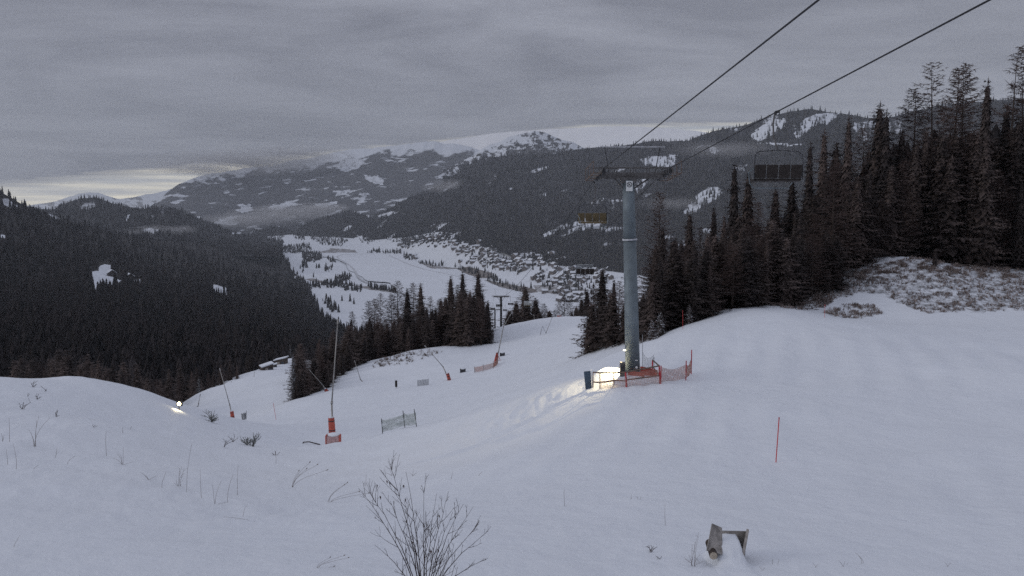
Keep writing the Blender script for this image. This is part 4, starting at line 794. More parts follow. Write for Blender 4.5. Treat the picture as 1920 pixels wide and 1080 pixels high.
def pylon(base, top, arm_z, half, label, r0, r1, sign=True, gantry=.0, steel='steel'):
    """tubular mast, crossarm with walkway, two sheave trains along the rope"""
    o = empty('lift_pylon', base); tag(o, label, 'lift pylon'); ax = top - base; L = ax.length; u = ax.normalized()
    f1 = .70
    mb = MB(); mb.tube([Vector((0, 0, -.5)) , u * L * f1], [r0, r0 + (r1 - r0) * f1], 28); mb.tube([u * L * f1, u * L], [r0 + (r1 - r0) * f1, r1], 28); mb.build('mast', M[steel], o, None, True)
    mb = MB(); c = u * L * f1; mb.tube([c - u * .05, c + u * .05], r0 + (r1 - r0) * f1 + .07, 28); mb.build('flange', M['frosted'], o)
    cx = top.x - base.x; cy = top.y - base.y; za = arm_z - base.z; mid = half.x_mid - base.x if hasattr(half, 'x_mid') else cx
    h = half if isinstance(half, float) else half.h
    mb = MB(); mb.box((mid, cy, za - .28), (2 * h, .34, .38), None, .03); mb.box((cx, cy, za - .55), (.95, .6, .34), None, .03)
    for s in (-1, 1): mb.tube([(cx + s * .3, cy, L * .955), (mid + s * h * .55, cy, za - .42)], .06, 6)
    mb.build('crossarm', M['rust'], o)
    # walkway frames: two thin rails front and back of the arm
    mb = MB()
    for y in (-.62, .62): mb.box((mid, cy + y, za - .12), (2 * h + .5, .06, .06)); mb.box((mid, cy + y, za + .2), (2 * h + .7, .05, .05))
    for k in range(5):
        x = mid - h + 2 * h * k / 4; mb.box((x, cy, za - .15), (.05, 1.3, .04)); mb.box((x, cy + .62, za + .03), (.04, .04, .34)); mb.box((x, cy - .62, za + .03), (.04, .04, .34))
    mb.build('walkway', M['rust'], o)
    for s in (-1, 1):
        x = mid + s * h; dr = (DV.normalized())
        t = empty('sheave_train', (x, cy, za)); t.parent = o
        t.rotation_euler = (math.atan2(DV.z, 1.0) - .02, 0, -math.atan2(DV.x, 1.0))
        mb = MB(); mb.box((s * .16, 0, -.22), (.09, 3.6, .16), None, .02); mb.box((s * .16, -.95, -.18), (.07, 1.5, .12)); mb.box((s * .16, .95, -.18), (.07, 1.5, .12)); mb.build('beam', M['rust'], t)
        for k in range(6):
            y = -1.55 + k * .62; w = MB(); w.lathe([(.05, -.08), (.2, -.08), (.2, -.05), (.165, -.02), (.165, .02), (.2, .05), (.2, .08), (.05, .08)], (0, y, -.21), 14, 'x'); w.build('sheave_wheel', M['dark_steel'], t, None, True)
        mb = MB(); mb.box((s * .65, 0, -.35), (.05, 3.8, .05)); mb.box((s * .65, 0, .35), (.035, 3.8, .035))
        for k in range(4): mb.box((s * .65, -1.8 + k * 1.2, 0), (.035, .035, .72)); mb.box((s * .4, -1.8 + k * 1.2, -.36), (.5, .04, .04))
        mb.build('catwalk', M['rail'], t)
    if gantry:
        mb = MB(); zt = za + gantry; g = h * 1.02
        mb.box((mid, cy, zt), (2 * g, .07, .06)); mb.build('lifting_beam', M['frosted'], o)
        for s in (-1, 1): mb = MB(); mb.tube([(mid + s * h * .72, cy, za - .1), (mid + s * h * .86, cy, zt - .03)], .03, 6); mb.build('gantry_strut', M['dark_steel'], o)
    if sign:
        # warning plate: a swinging chair in a barred ring, and the number plates near the foot
        q = V(1178.5, 349, 55) - base - Vector((0, r1 + .05, 0)); s = MB(); s.box(q, (.40, .03, .62), None, .01); pl = s.build('warning_plate', M['white'], o)
        s = MB(); c = q + Vector((0, -.022, .09)); n = 28
        vs = []; 
        for k in range(n):
            t = 2 * math.pi * k / n
            for rr_ in (.125, .165): vs.append(c + Vector((rr_ * math.cos(t), 0, rr_ * math.sin(t))))
        s.add(vs, [(2 * k, 2 * k + 1, (2 * k + 3) % (2 * n), (2 * k + 2) % (2 * n)) for k in range(n)])
        s.box(c + Vector((0, -.003, 0)), (.27, .004, .030), Matrix.Rotation(math.radians(40), 3, 'Y'))
        s.box(c + Vector((-.01, -.002, -.045)), (.15, .004, .025), Matrix.Rotation(math.radians(-18), 3, 'Y')); s.box(c + Vector((-.055, -.002, .03)), (.024, .004, .13), Matrix.Rotation(math.radians(-18), 3, 'Y')); s.box(c + Vector((.03, -.002, .05)), (.02, .004, .10), Matrix.Rotation(math.radians(25), 3, 'Y'))
        s.build('warning_symbol', M['ink'], pl)
        for (a, b, w, hh, m) in ((1191, 673, .16, .08, 'frosted'), (1191.5, 686, .14, .14, 'white')):
            q = V(a, b, 55); yy = -(r0 + .03); mb = MB()
            if hh > .1: mb.lathe([(.075, -.012), (.075, .012)], Vector((q.x - base.x, yy, q.z - base.z)), 16, 'y')
            else: mb.box((q.x - base.x, yy, q.z - base.z), (w, .02, hh))
            mb.build('number_plate', M[m], o)
    return o
class HW: pass
hw = HW(); hw.h = (RA.x - LA.x) / 2; hw.x_mid = (RA.x + LA.x) / 2
TOP = V(1178, 338, 55.0); BASE_P = V(1187, 703, 55.0); BASE_P.z = min(BASE_P.z, BASE.z)
pylon(BASE_P, TOP, LA.z, hw, 'big grey tubular lift pylon with crossarm and warning plate standing by the lit snow', .47, .36, True, gantry=1.48)
def far_pylon(px, Y, L, R, label, g):
    b = gpx(px, Y); h = HW(); h.h = (R.x - L.x) / 2; h.x_mid = (R.x + L.x) / 2; t = Vector((h.x_mid, Y, L.z - .2)); b.x = h.x_mid
    pylon(b, t, L.z, h, label, .5, .4, False, gantry=g, steel='dark_steel')
far_pylon(938, 330., T2L, T2R, 'second lift pylon with trapezoid gantry, beyond the crest of the piste', 2.6)
far_pylon(928, 520., T3L, T3R, 'small third lift pylon seen below the second one', 2.2)

def chair(key, px, label, Y_face=1, seatm='seat', swing=0.0, bubble=False):
    p, rz = on_rope(key, px); o = empty('lift_chair', p, rz + (math.pi if Y_face < 0 else 0)); o.rotation_euler[1] = swing; tag(o, label, 'lift chair', 'chairs on the chair lift')
    mb = MB(); mb.box((0, 0, -.01), (.09, .34, .10), None, .02); mb.box((.08, 0, -.07), (.09, .12, .14), None, .02); mb.build('grip', M['dark_steel'], o)
    mb = MB(); mb.tube([(.12, 0, -.15), (.16, 0, -.5), (.14, .05, -1.0), (.05, .15, -1.35), (0, .2, -1.5)], .035, 8); mb.build('hanger', M['rust'], o, None, True)
    w = .95
    mb = MB(); mb.tube([(-w, .30, -2.62), (-w, .32, -1.9), (-w * .97, .3, -1.68), (-w * .8, .26, -1.55), (0, .2, -1.5), (w * .8, .26, -1.55), (w * .97, .3, -1.68), (w, .32, -1.9), (w, .30, -2.62), (w * .9, -.35, -2.68)], .017, 8); mb.tube([(-w, .30, -2.62), (-w * .9, -.35, -2.68)], .017, 8); mb.build('frame', M['dark_steel'], o, None, True)
    for i in range(4):
        x = -w + w / 4 + i * w / 2
        mb = MB(); mb.box((x, .30, -2.32), (w / 2 - .04, .08, .52), Matrix.Rotation(-.12, 3, 'X'), .03); mb.build('backrest', M[seatm], o)
        mb = MB(); mb.box((x, -.02, -2.66), (w / 2 - .03, .52, .09), Matrix.Rotation(.1, 3, 'X'), .03); mb.build('seat', M[seatm], o)
    mb = MB(); mb.tube([(-w * 1.02, .26, -2.2), (-w * .98, -.45, -2.35), (-w * .9, -.55, -2.75), (-.7, -.55, -2.95), (.7, -.55, -2.95), (w * .9, -.55, -2.75), (w * .98, -.45, -2.35), (w * 1.02, .26, -2.2)], .022, 6); mb.build('safety_bar', M['steel'], o, None, True)
    if bubble:
        mb = MB(); n = 8; vs = []
        for i in range(n + 1):
            t = math.radians(-10 + 110 * i / n)
            for x in (-w, w): vs.append((x, .3 - 1.0 * math.sin(t) * .9, -2.35 + .75 * math.cos(t)))
        mb.add(vs, [(2 * i, 2 * i + 1, 2 * i + 3, 2 * i + 2) for i in range(n)]); mb.build('hood', M['bubble'], o, None, True)
b_ = bpy.data.materials.new('clear_hood'); nt, N, L, B = nodes(b_); B.inputs['Base Color'].default_value = (.6, .64, .66, 1); B.inputs['Roughness'].default_value = .15; B.inputs['Alpha'].default_value = .45; M['bubble'] = b_
chair('r', 1458, 'empty lift chair with dark backrest hanging before the tall trees', -1, 'seat_dark')
chair('l', 1113, 'empty lift chair with brownish seats hanging left of the big pylon', 1, 'seat')
chair('r', 1097, 'empty lift chair with raised grey hood above the lower village', -1, 'seat_dark', bubble=True)
chair('r', 990, 'empty lift chair with clear hood above the broad spruce behind the crest', 1, 'seat', bubble=True)
chair('r', 957.5, 'distant lift chair just right of the second pylon', -1, 'seat_dark'); chair('l', 936, 'distant lift chair just left of the second pylon mast', 1, 'seat_dark')
chair('l', 924, 'distant lift chair hanging below the second pylon', 1, 'seat_dark'); chair('r', 947, 'far lift chair behind the second pylon', 1, 'seat_dark')
chair('l', 921, 'farthest lift chair above the third pylon', 1, 'seat_dark')

# ================================================================== snow lances, markers, nets
def mperp(Y): return Y / F / 1.0          # metres per photo pixel at a distance
def rel(px, py, Y, o): return V(px, py, Y) - o.location
def lance(base, tip, Y, label, pad=None, padm='orange', kink=None, stand=False):
    b = gpx(base[0], Y); o = empty('snow_lance', b); tag(o, label, 'snow lance', 'snow lances along the piste')
    top = V(tip[0], tip[1], Y) - b; pts = [Vector((0, 0, -.2))]
    low = top * .30 if not kink else V(kink[0], kink[1], Y) - b
    mb = MB(); mb.tube([pts[0], low], [.085, .075], 8); mb.tube([low, low + (top - low) * .03], .10, 8); mb.build('mast', M['lance'], o, None, True)
    mb = MB(); mb.tube([low, top], [.06, .035], 8); mb.build('boom', M['lance'], o, None, True)
    mb = MB(); d = (top - low).normalized(); mb.tube([top - d * .05, top + d * .35], .07, 8); mb.build('nozzle_head', M['lance'], o)
    if pad:
        q = V(pad[0], pad[1], Y) - b; q2 = Vector((0, 0, -.15)); w = pad[2] * mperp(Y) / 2
        mb = MB(); n = 5; ks = [q2 + (q - q2) * (i / n) for i in range(n + 1)]; mb.tube(ks, [w * pad[3]] + [w * (pad[3] + (1 - pad[3]) * (i / n)) * random.uniform(.96, 1.04) for i in range(1, n + 1)], 10); mb.build('padding', M[padm], o, None, False)
        mb = MB(); mb.tube([q, q + (q - q2).normalized() * .1], [w * .95, w * .6], 10); mb.build('snow_cap', M['cap'], o, None, True)
        for t in (.25, .62, .9): 
            mb = MB(); c = q2.lerp(q, t); dd = (q - q2).normalized(); ww = w * (pad[3] + (1 - pad[3]) * t) * 1.06; mb.tube([c - dd * .04, c + dd * .04], ww, 10); mb.build('strap', M['dark_steel'], o)
    if stand:
        for a in (0, 2.1, 4.2): mb = MB(); mb.tube([(0, 0, stand), (math.cos(a) * stand * .5, math.sin(a) * stand * .5, -.05)], .05, 6); mb.build('leg', M[padm], o)
    return o
lance((625, 830), (633, 606), 72, 'tallest snow lance with long red padding, nearest the camera', (621, 783, 11.5, 1.2), kink=(622, 757))
lance((438, 796), (413, 695), 120, 'leaning snow lance with red padding beside the left bank', (434.5, 771, 6.5, 1.3), kink=(431, 760))
lance((613, 737), (583, 697), 134, 'snow lance tilted far left above a small red cone at the dark trees', (610, 729, 4, 2.4), kink=(606, 723))
lance((681.5, 733), (666, 680), 142, 'thin snow lance with faded red padding before the dark stand', (678, 720.5, 4, 1.7), kink=(676, 712))
lance((843, 713), (799, 651), 130, 'snow lance with bright orange padding leaning left before the stand', (839, 700, 6, 1.2), kink=(831, 688))
lance((931, 677), (956, 592), 142, 'snow lance on a red tripod, leaning right below the far pylon', (932, 661, 3.5, 2.2), kink=(944, 612), stand=1.4)
lance((1017, 641), (1035, 596), 172, 'bare snow lance on a small pale stand in the central piste', None, 'frosted', stand=1.6, kink=(1021, 631))
lance((1048.5, 601), (1048.5, 566), 207, 'snow lance with red and white foot on the crest of the piste', (1048.5, 591, 8, 1.0))
lance((1004, 600), (1001, 592), 214, 'tip of a snow lance peeping over the crest', None)
lance((437, 737), (434, 718), 212, 'small far snow lance on the lower piste by the forest rim', (436.5, 733, 3, 1.3)); lance((371, 767), (375, 742), 158, 'thin snow lance near the lit lamp on the lower piste', (370.5, 762, 3, 1.6))
lance((476, 709), (477, 699), 255, 'short dark snow lance by the huts', None)
# hydrant box before the tallest lance
def hbox(px, Y, w, d, h, m, name, label, cat, rz=0, cap=True):
    b = gpx(px, Y); o = empty(name, b - Vector((0, 0, .08)), rz); tag(o, label, cat)
    mb = MB(); mb.box((0, 0, h / 2), (w, d, h), None, .03); mb.build('box', M[m], o)
    for s in (-1, 1): mb = MB(); mb.box((s * (w / 2 + .02), -d * .2, h * .55), (.07, d * .7, h * 1.15)); mb.build('side_panel', M['orange' if m == 'pink' else m], o)
    if cap: mb = MB(); mb.lathe([(w * .48, 0), (w * .5, .06), (w * .42, .14), (w * .2, .2), (.02, .21)], (0, 0, h), 12); c = mb.build('snow_cap', M['cap'], o, None, True); c.scale = (1, d / w, 1)
    return o
hbox(626, 67.0, 1.0, .9, .72, 'pink', 'hydrant_box', 'faded pink hydrant box at the foot of the tallest snow lance', 'box')
for px, Y, lab in [(942, 148, 'dark capped hydrant beside the red tripod lance'), (868, 136, 'small dark hydrant left of the orange net fence'), (404, 203, 'dark hydrant on the lower piste near the forest rim'), (441, 214, 'tiny hydrant beside the far snow lance')]:
    o = hbox(px, Y, .75 if px > 800 else .7, .6, .55, 'dark_steel', 'snow_hydrant', lab, 'hydrant')
def post_sign(px, Y, hh, w, label):
    b = gpx(px, Y); o = empty('piste_sign', b); tag(o, label, 'sign'); mb = MB(); mb.tube([(0, 0, -.2), (0, 0, hh)], .04, 8); mb.build('post', M['dark_steel'], o)
    mb = MB(); mb.box((0, -.06, hh - .5), (w, .05, .95), None, .01); mb.build('panel', M['seat_dark'], o)
post_sign(743, 128, 1.15, .34, 'small dark upright piste sign left of the little grey net')
def marker(px, Y, h, label, lean=0.0, r=.021):
    b = gpx(px, Y); o = empty('marker_pole', b); tag(o, label, 'marker pole', 'red marker poles on the piste')
    mb = MB(); mb.tube([(0, 0, -.2), (lean * h, 0, h)], r, 8); mb.build('shaft', M['pole_red'], o); mb = MB(); mb.tube([(lean * h, 0, h), (lean * h, 0, h + .05)], r * 1.25, 8); mb.build('tip', M['red'], o)
marker(1454.5, 35, 1.80, 'tall red marker pole alone on the near slope', .045)
marker(1546, 78, 1.15, 'thin red marker pole below the brushy bank', 0, .014); marker(1280.5, 76, 1.6, 'faint red marker pole below the snow laden spruces', -.03, .013); marker(518, 105, 2.0, 'red marker pole leaning left beyond the hydrant box', -.15); marker(418, 122, 1.8, 'faint marker pole left of the leaning snow lance')
def net(mb, a, b, z0, z1, cell, r, sag=.0, jit=.01):
    """a real net: crossed cords between two posts"""
    n = max(2, int((b - a).length / cell)); m = max(2, int((z1 - z0) / cell)); g = {}
    for i in range(n + 1):
        for j in range(m + 1):
            t = i / n; p = a.lerp(b, t); s = sag * 4 * t * (1 - t)
            g[i, j] = p + Vector((random.gauss(0, jit), random.gauss(0, jit) + .10 * math.sin(t * 9 + j * .7), z0 + (z1 - z0) * j / m - s * (j / m)))
    for i in range(n + 1):
        for j in range(m + 1):
            for q in ((i + 1, j), (i, j + 1)):
                if q in g:
                    p0, p1 = g[i, j], g[q]; d = (p1 - p0); w = Vector((0, 0, r)) if abs(d.z) < d.length * .7 else Vector((r, 0, 0))
                    mb.add([p0 - w, p0 + w, p1 + w, p1 - w], [(0, 1, 2, 3)])
def fence(posts, label, netm, postm, z0, z1, cell, r, group=None, name='safety_net_fence', pr=.03, sag=.12, bands=None):
    """posts: (column, distance, height, lean)"""
    bs = [gpx(p[0], p[1]) for p in posts]; o = empty(name, bs[0]); tag(o, label, 'net fence', group); b0 = bs[0]
    for b, p in zip(bs, posts): mb = MB(); mb.tube([b - b0 + Vector((0, 0, -.3)), b - b0 + Vector((p[3] * p[2] if len(p) > 3 else 0, 0, p[2]))], pr, 6); mb.build('post', M[postm], o)
    for i, (a, b) in enumerate(zip(bs, bs[1:])):
        mb = MB(); lean = (posts[i][3] if len(posts[i]) > 3 else 0); off = Vector((lean * z1 * .6, .02, 0)); net(mb, a - b0 + off, b - b0 + off, z0, z1, cell, r, sag)
        if bands:
            for (f0, f1, k) in bands:
                for q in range(k): zz = z0 + (z1 - z0) * (f0 + (f1 - f0) * q / k); mb.add([a - b0 + off + Vector((0, .01, zz)), b - b0 + off + Vector((0, .01, zz)), b - b0 + off + Vector((0, .01, zz + .022)), a - b0 + off + Vector((0, .01, zz + .022))], [(0, 1, 2, 3)])
        mb.build('net', M[netm], o)
fence([(718, 67.5, 1.2, -.09), (760, 66, 1.3, -.13), (782, 64.5, 1.3, -.16)], 'pale green net fence on three dark poles in the middle of the near piste', 'net_white', 'dark_steel', .12, 1.08, .08, .014, sag=.18, bands=[(.70, .95, 6), (.2, .5, 6)])
fence([(890, 133, 1.0, -.05), (906, 132.5, 1.1), (925, 133, 1.15), (931, 135, 1.3), (933.5, 138, 1.4)], 'orange net fence on five posts left of the lit snow', 'net_orange', 'rust', .1, .85, .11, .022, sag=.05)
fence([(783, 128, .95), (793, 128, .95), (803.5, 128, .95)], 'small grey net fence beside the dark piste sign', 'net_grey', 'net_grey', .05, .85, .10, .022, sag=.0)
fence([(411, 206, 1.5), (418, 208, 1.6), (426, 211, 1.8)], 'grey net fence on the lower piste near the forest rim', 'net_grey', 'net_grey', .1, 1.5, .16, .04, sag=.0)
fence([(454.5, 119, 1.05, -.1), (458, 118, 1.1), (461.5, 119, 1.3, .05)], 'crumpled pale net beside the leaning red snow lance', 'net_grey', 'net_grey', .05, 1.05, .09, .022)
# --- guard rail and nets round the pylon foot
YP = 52.6
RAIL = [(1112, 53.4), (1125, 52.9), (1151, 53.0), (1175, 52.4), (1238, 52.6)]
o = empty('guard_rail', gpx(1112, 53.4)); tag(o, 'red and brown guard rail of posts and bars around the pylon foot', 'guard rail'); g0 = o.location
tops_ = []
for px, Y in RAIL:
    b = gpx(px, Y); d = .75 if px < 1170 else 0; tops_.append((b, V(px - (2 if px > 1170 else 0), {1112: 698, 1125: 699, 1151: 699, 1175: 698, 1238: 686}[px], Y)))
for (b, t), (px, Y) in zip(tops_, RAIL):
    mb = MB(); mb.tube([b - g0 - Vector((0, 0, .25)), t - g0], .05 if px in (1175, 1238) else .032, 8); mb.build('post', M['red' if px in (1175, 1238) else 'rail'], o)
for a, b in zip(tops_, tops_[1:]):
    for f in (1.0, .38):
        if f < 1 and a[0] is tops_[-2][0]: f = .45
        mb = MB(); mb.tube([a[0].lerp(a[1], f) - g0, b[0].lerp(b[1], f) - g0], .045, 8); mb.build('rail', M['rail'], o)
b2 = gpx(1223, 57.5); t2 = V(1223.5, 675, 57.5); mb = MB(); mb.tube([b2 - g0 - Vector((0, 0, .2)), t2 - g0], .05, 8); mb.build('post', M['red'], o)
for f in (1.0, .45): mb = MB(); mb.tube([b2.lerp(t2, f) - g0, tops_[-1][0].lerp(tops_[-1][1], f) - g0], .045, 8); mb.build('rail', M['rail'], o)
mb = MB(); net(mb, tops_[1][0] - g0 + Vector((0, -.08, 0)), tops_[3][0] - g0 + Vector((0, -.08, 0)), .0, .55, .09, .009); net(mb, tops_[3][0] - g0 + Vector((0, -.08, 0)), tops_[4][0] - g0 + Vector((0, -.08, 0)), -.1, .85, .08, .009); mb.build('net', M['net_orange'], o)
fence([(1239, 52.5, 1.1), (1286, 55.0, 1.25), (1296, 57.5, 1.6)], 'thin orange net fence stretching right from the guard rail', 'net_orange', 'red', .1, 1.0, .085, .009, sag=.2, pr=.035)
fence([(1205, 58.5, 2.3, -.02), (1226, 58.2, .9, .0)], 'pale sloping net tied behind the pylon foot', 'net_grey', 'net_grey', .0, 1.1, .1, .008, sag=.35, pr=.02)
# padded mat leaning beside the rail, orange foot padding, stump of cable box
b = gpx(1104, 53.6); o = empty('padded_mat', b); tag(o, 'dark blue upright mat at the left end of the guard rail', 'mat')
mb = MB(); mb.box((-.06, 0, .52), (.40, .14, 1.14), Matrix.Rotation(-.10, 3, 'Y'), .04); mb.build('pad', M['blue'], o)
mb = MB(); mb.box((.19, 0, .55), (.05, .18, 1.22), Matrix.Rotation(-.10, 3, 'Y')); mb.build('board', M['white'], o)
b = gpx(1208, 54.6); o = empty('foot_padding', b); tag(o, 'torn orange padding wrapped round the pylon foot', 'padding')
mb = MB(); vs = []; n = 12
for i in range(n + 1):
    t = i / n; x = -.25 + 1.15 * t; h = .62 - .35 * t + random.uniform(-.05, .05); y = .5 * t
    vs += [(x, y, -.1), (x, y, h), (x, y + .06, h), (x, y + .06, -.1)]
mb.add(vs, [(4 * i + k, 4 * i + (k + 1) % 4, 4 * i + 4 + (k + 1) % 4, 4 * i + 4 + k) for i in range(n) for k in range(4)] + [(0, 1, 2, 3), (4 * n + 3, 4 * n + 2, 4 * n + 1, 4 * n)]); mb.build('cover', M['orange'], o)
mb = MB(); mb.box((-.55, -.25, .1), (1.0, .1, .42), Matrix.Rotation(.15, 3, 'Y'), .02); mb.build('flap', M['orange'], o)
b = gpx(1167, 54.3); o = empty('cable_box', b); tag(o, 'small dark cable box against the left side of the pylon foot', 'box'); mb = MB(); mb.box((0, 0, .38), (.34, .3, .95), None, .04); mb.build('housing', M['rust'], o); mb = MB(); mb.box((0, -.16, .45), (.24, .03, .5)); mb.build('door', M['dark_steel'], o)
# floodlight on the pylon's left flank, lighting the snow
lp = V(1171.5, 655, 54.9); o = empty('floodlight', lp); tag(o, 'small lit floodlight fixed to the left flank of the big pylon', 'floodlight')
mb = MB(); mb.box((0, 0, .02), (.16, .16, .10), None, .02); mb.build('housing', M['white'], o); mb = MB(); mb.box((-.02, -.01, -.055), (.14, .14, .03)); mb.build('lens', M['lamp'], o); mb = MB(); mb.tube([(.05, 0, .03), (.22, 0, .03)], .025, 6); mb.build('bracket', M['dark_steel'], o)
def spot(name, loc, to, e, ang, c=(1, .82, .48), r=.04, blend=.5):
    l = bpy.data.lights.new(name, 'SPOT'); l.energy = e; l.spot_size = math.radians(ang); l.spot_blend = blend; l.color = c; l.shadow_soft_size = r
    q = bpy.data.objects.new(name, l); COL.objects.link(q); q.location = loc; q.rotation_euler = (Vector(to) - Vector(loc)).to_track_quat('-Z', 'Y').to_euler(); return q
spot('floodlight_beam', lp + Vector((-.1, -.05, -.1)), lp + Vector((-3.2, .1, -1.55)), LAMP_E, 140, blend=.6)
lf = hit(336, 769); yh = 769
while lf.y > 130 and yh < 790: yh += 1; lf = hit(336, yh)
hd = lf + Vector((0, 0, .55)); o = empty('piste_lamp', lf); tag(o, 'small glaring lamp at the bottom of the left bank', 'lamp'); q = hd - lf
mb = MB(); mb.tube([(0, 0, -.3), (0, 0, max(.2, q.z - .1))], .04, 6); mb.build('post', M['dark_steel'], o); mb = MB(); mb.box((0, .14, q.z), (.5, .2, .42), None, .03); mb.build('housing', M['dark_steel'], o); mb = MB(); mb.lathe([(.15, -.02), (.15, .02)], (0, .02, q.z), 16, 'y'); mb.build('lens', M['lamp_far'], o)
spot('lamp_beam', hd + Vector((0, -.15, 0)), hd + Vector((0, -.8, -.9)), 40, 100)

# ================================================================== shrubs, stalks and timber of the foreground
def shrub(b, h, label):
    o = empty('bare_shrub', b); tag(o, label, 'shrub'); mb = MB(); g = random.Random(5); leaves = []
    def grow(p, d, L, r, lev):
        n = 5; pts = [p]; q = p.copy(); dd = d.copy()
        for i in range(n):
            dd = (dd + Vector((g.gauss(0, .07), g.gauss(0, .07), .05 + .02 * lev))).normalized(); q = q + dd * L / n; pts.append(q.copy())
        mb.tube(pts, [max(.0028, r * (1 - .75 * i / n)) for i in range(n + 1)], 5)
        if lev < 3:
            k = {0: 6, 1: 4, 2: 2}[lev]
            for j in range(k):
                t = g.uniform(.22, .95); i = min(n - 1, int(t * n)); a = pts[i].lerp(pts[i + 1], t * n - i)
                s = Vector((g.gauss(0, 1), g.gauss(0, .8), g.gauss(.2, .3))); s = (s - dd * s.dot(dd)).normalized()
                grow(a, (dd * .8 + s * g.uniform(.45, .8)).normalized(), L * g.uniform(.25, .52) * (1.1 - .4 * t), r * .5, lev + 1)
        if lev >= 1 and g.random() < .10: leaves.append(pts[-1].copy())
    for tx, ty in STEMS:
        e = V(tx, ty, b.y + g.uniform(-.5, .5)) - b; d = e.normalized(); s = Vector((e.x * .10, g.uniform(-.12, .12), -.1)); dd = Vector((d.x * .75, d.y, d.z)).normalized()
        L = (e - s).length; n = 9; pts = [s + (e - s) * (i / n) + Vector((-(e.x) * .12 * math.sin(math.pi * i / n) + g.gauss(0, .008), g.gauss(0, .02), 0)) for i in range(n + 1)]
        mb.tube(pts, [max(.003, .014 * (1 - .85 * i / n)) for i in range(n + 1)], 6)
        for j in range(int(4 + L * 2)):
            t = g.uniform(.25, .97); i = min(n - 1, int(t * n)); a = pts[i].lerp(pts[i + 1], t * n - i); dd = (pts[i + 1] - pts[i]).normalized()
            s_ = Vector((g.gauss(0, 1), g.gauss(0, .6), .2)); s_ = (s_ - dd * s_.dot(dd)).normalized(); grow(a, (dd * .85 + s_ * g.uniform(.4, .75)).normalized(), L * g.uniform(.10, .26) * (1.15 - .5 * t), .006, 2)
    mb.build('branches', M['twig'], o, None, True)
    for p in leaves[:12]:
        lm = MB(); a = g.uniform(0, 6); u = Vector((math.cos(a), math.sin(a), 0)) * .022; lm.add([p, p + u + Vector((.01, 0, -.03)), p + Vector((.012, 0, -.09)), p - u + Vector((.01, 0, -.03)), p + Vector((.0, .02, -.045))], [(0, 1, 4), (1, 2, 4), (2, 3, 4), (3, 0, 4)]); lm.build('withered_leaf', M['leaf'], o)
STEMS = [(672, 915), (692, 920), (729, 864), (761, 884), (795, 915), (818, 925), (842, 922), (758, 938), (888, 950), (915, 995), (916, 1046), (702, 1022), (868, 945), (897, 983), (730, 940), (800, 960), (850, 960), (770, 990)]
shrub(gpx(795, 18.6, 1150), 2.6, 'big leafless shrub with many thin branches at the lower edge of the view')
# half buried wooden trough
bx = gpx(1364, 21.2, 1040); o = empty('wooden_trough', bx); tag(o, 'old wooden trough half buried in snow with one pale log end', 'trough')
def slab(mb, q, th=.04):
    c = [V(a, b_, Y) - bx for a, b_, Y in q]; n = (c[1] - c[0]).cross(c[3] - c[0]).normalized() * th; mb.add([v - n for v in c] + [v + n for v in c], [(0, 1, 2, 3), (7, 6, 5, 4), (0, 4, 5, 1), (1, 5, 6, 2), (2, 6, 7, 3), (3, 7, 4, 0)])
mb = MB(); slab(mb, [(1325, 1032, 20.9), (1335, 982, 21.3), (1353, 990, 21.5), (1354, 1040, 20.9)], .03); mb.build('side_board', M['plank'], o)
mb = MB(); slab(mb, [(1392, 1044, 20.9), (1402, 992, 21.3), (1402.5, 993, 21.9), (1394, 1040, 21.6)], .03); mb.build('side_board', M['plank'], o)
mb = MB(); slab(mb, [(1350, 1050, 21.5), (1352, 995, 21.6), (1400, 996, 21.6), (1396, 1050, 21.5)], .02); mb.build('back_board', M['plank'], o)
mb = MB(); c0 = V(1338, 1042, 20.75) - bx; mb.tube([c0, c0 + Vector((.05, .7, .05))], .10, 14); mb.build('log', M['bark'], o); mb = MB(); mb.lathe([(.092, -.006), (.092, .004)], c0 + Vector((-.003, -.006, 0)), 14, 'y'); mb.build('log_end', M['cut'], o)
mb = MB(); vs = []; n, m_ = 20, 18; x0_, x1_ = float(P(1318, 1040, 21)[0]), float(P(1420, 1040, 21)[0])
for i in range(n + 1):
    for j in range(m_ + 1):
        u, w = i / n, j / m_; x = x0_ + (x1_ - x0_) * u; y = 19.6 + 2.6 * w; ed = min(u, 1 - u, w, 1 - w)
        core = float(sstep(.16, .34, u) * (1 - sstep(.70, .82, u)) * sstep(.36, .60, w) * (1 - sstep(.84, .95, w)))
        z = float(ground_z(x, y)[0]) + .66 * core * (.3 + .7 * w) + .10 * float(sstep(0, .25, ed)) * (.5 + vnoise(np.array(u * 6), np.array(w * 6), 3)) - .05; vs.append(Vector((x, y, z)) - bx)
mb.add(vs, [(i * (m_ + 1) + j, (i + 1) * (m_ + 1) + j, (i + 1) * (m_ + 1) + j + 1, i * (m_ + 1) + j + 1) for i in range(n) for j in range(m_)]); mb.build('snow_fill', M['snow'], o, None, True)
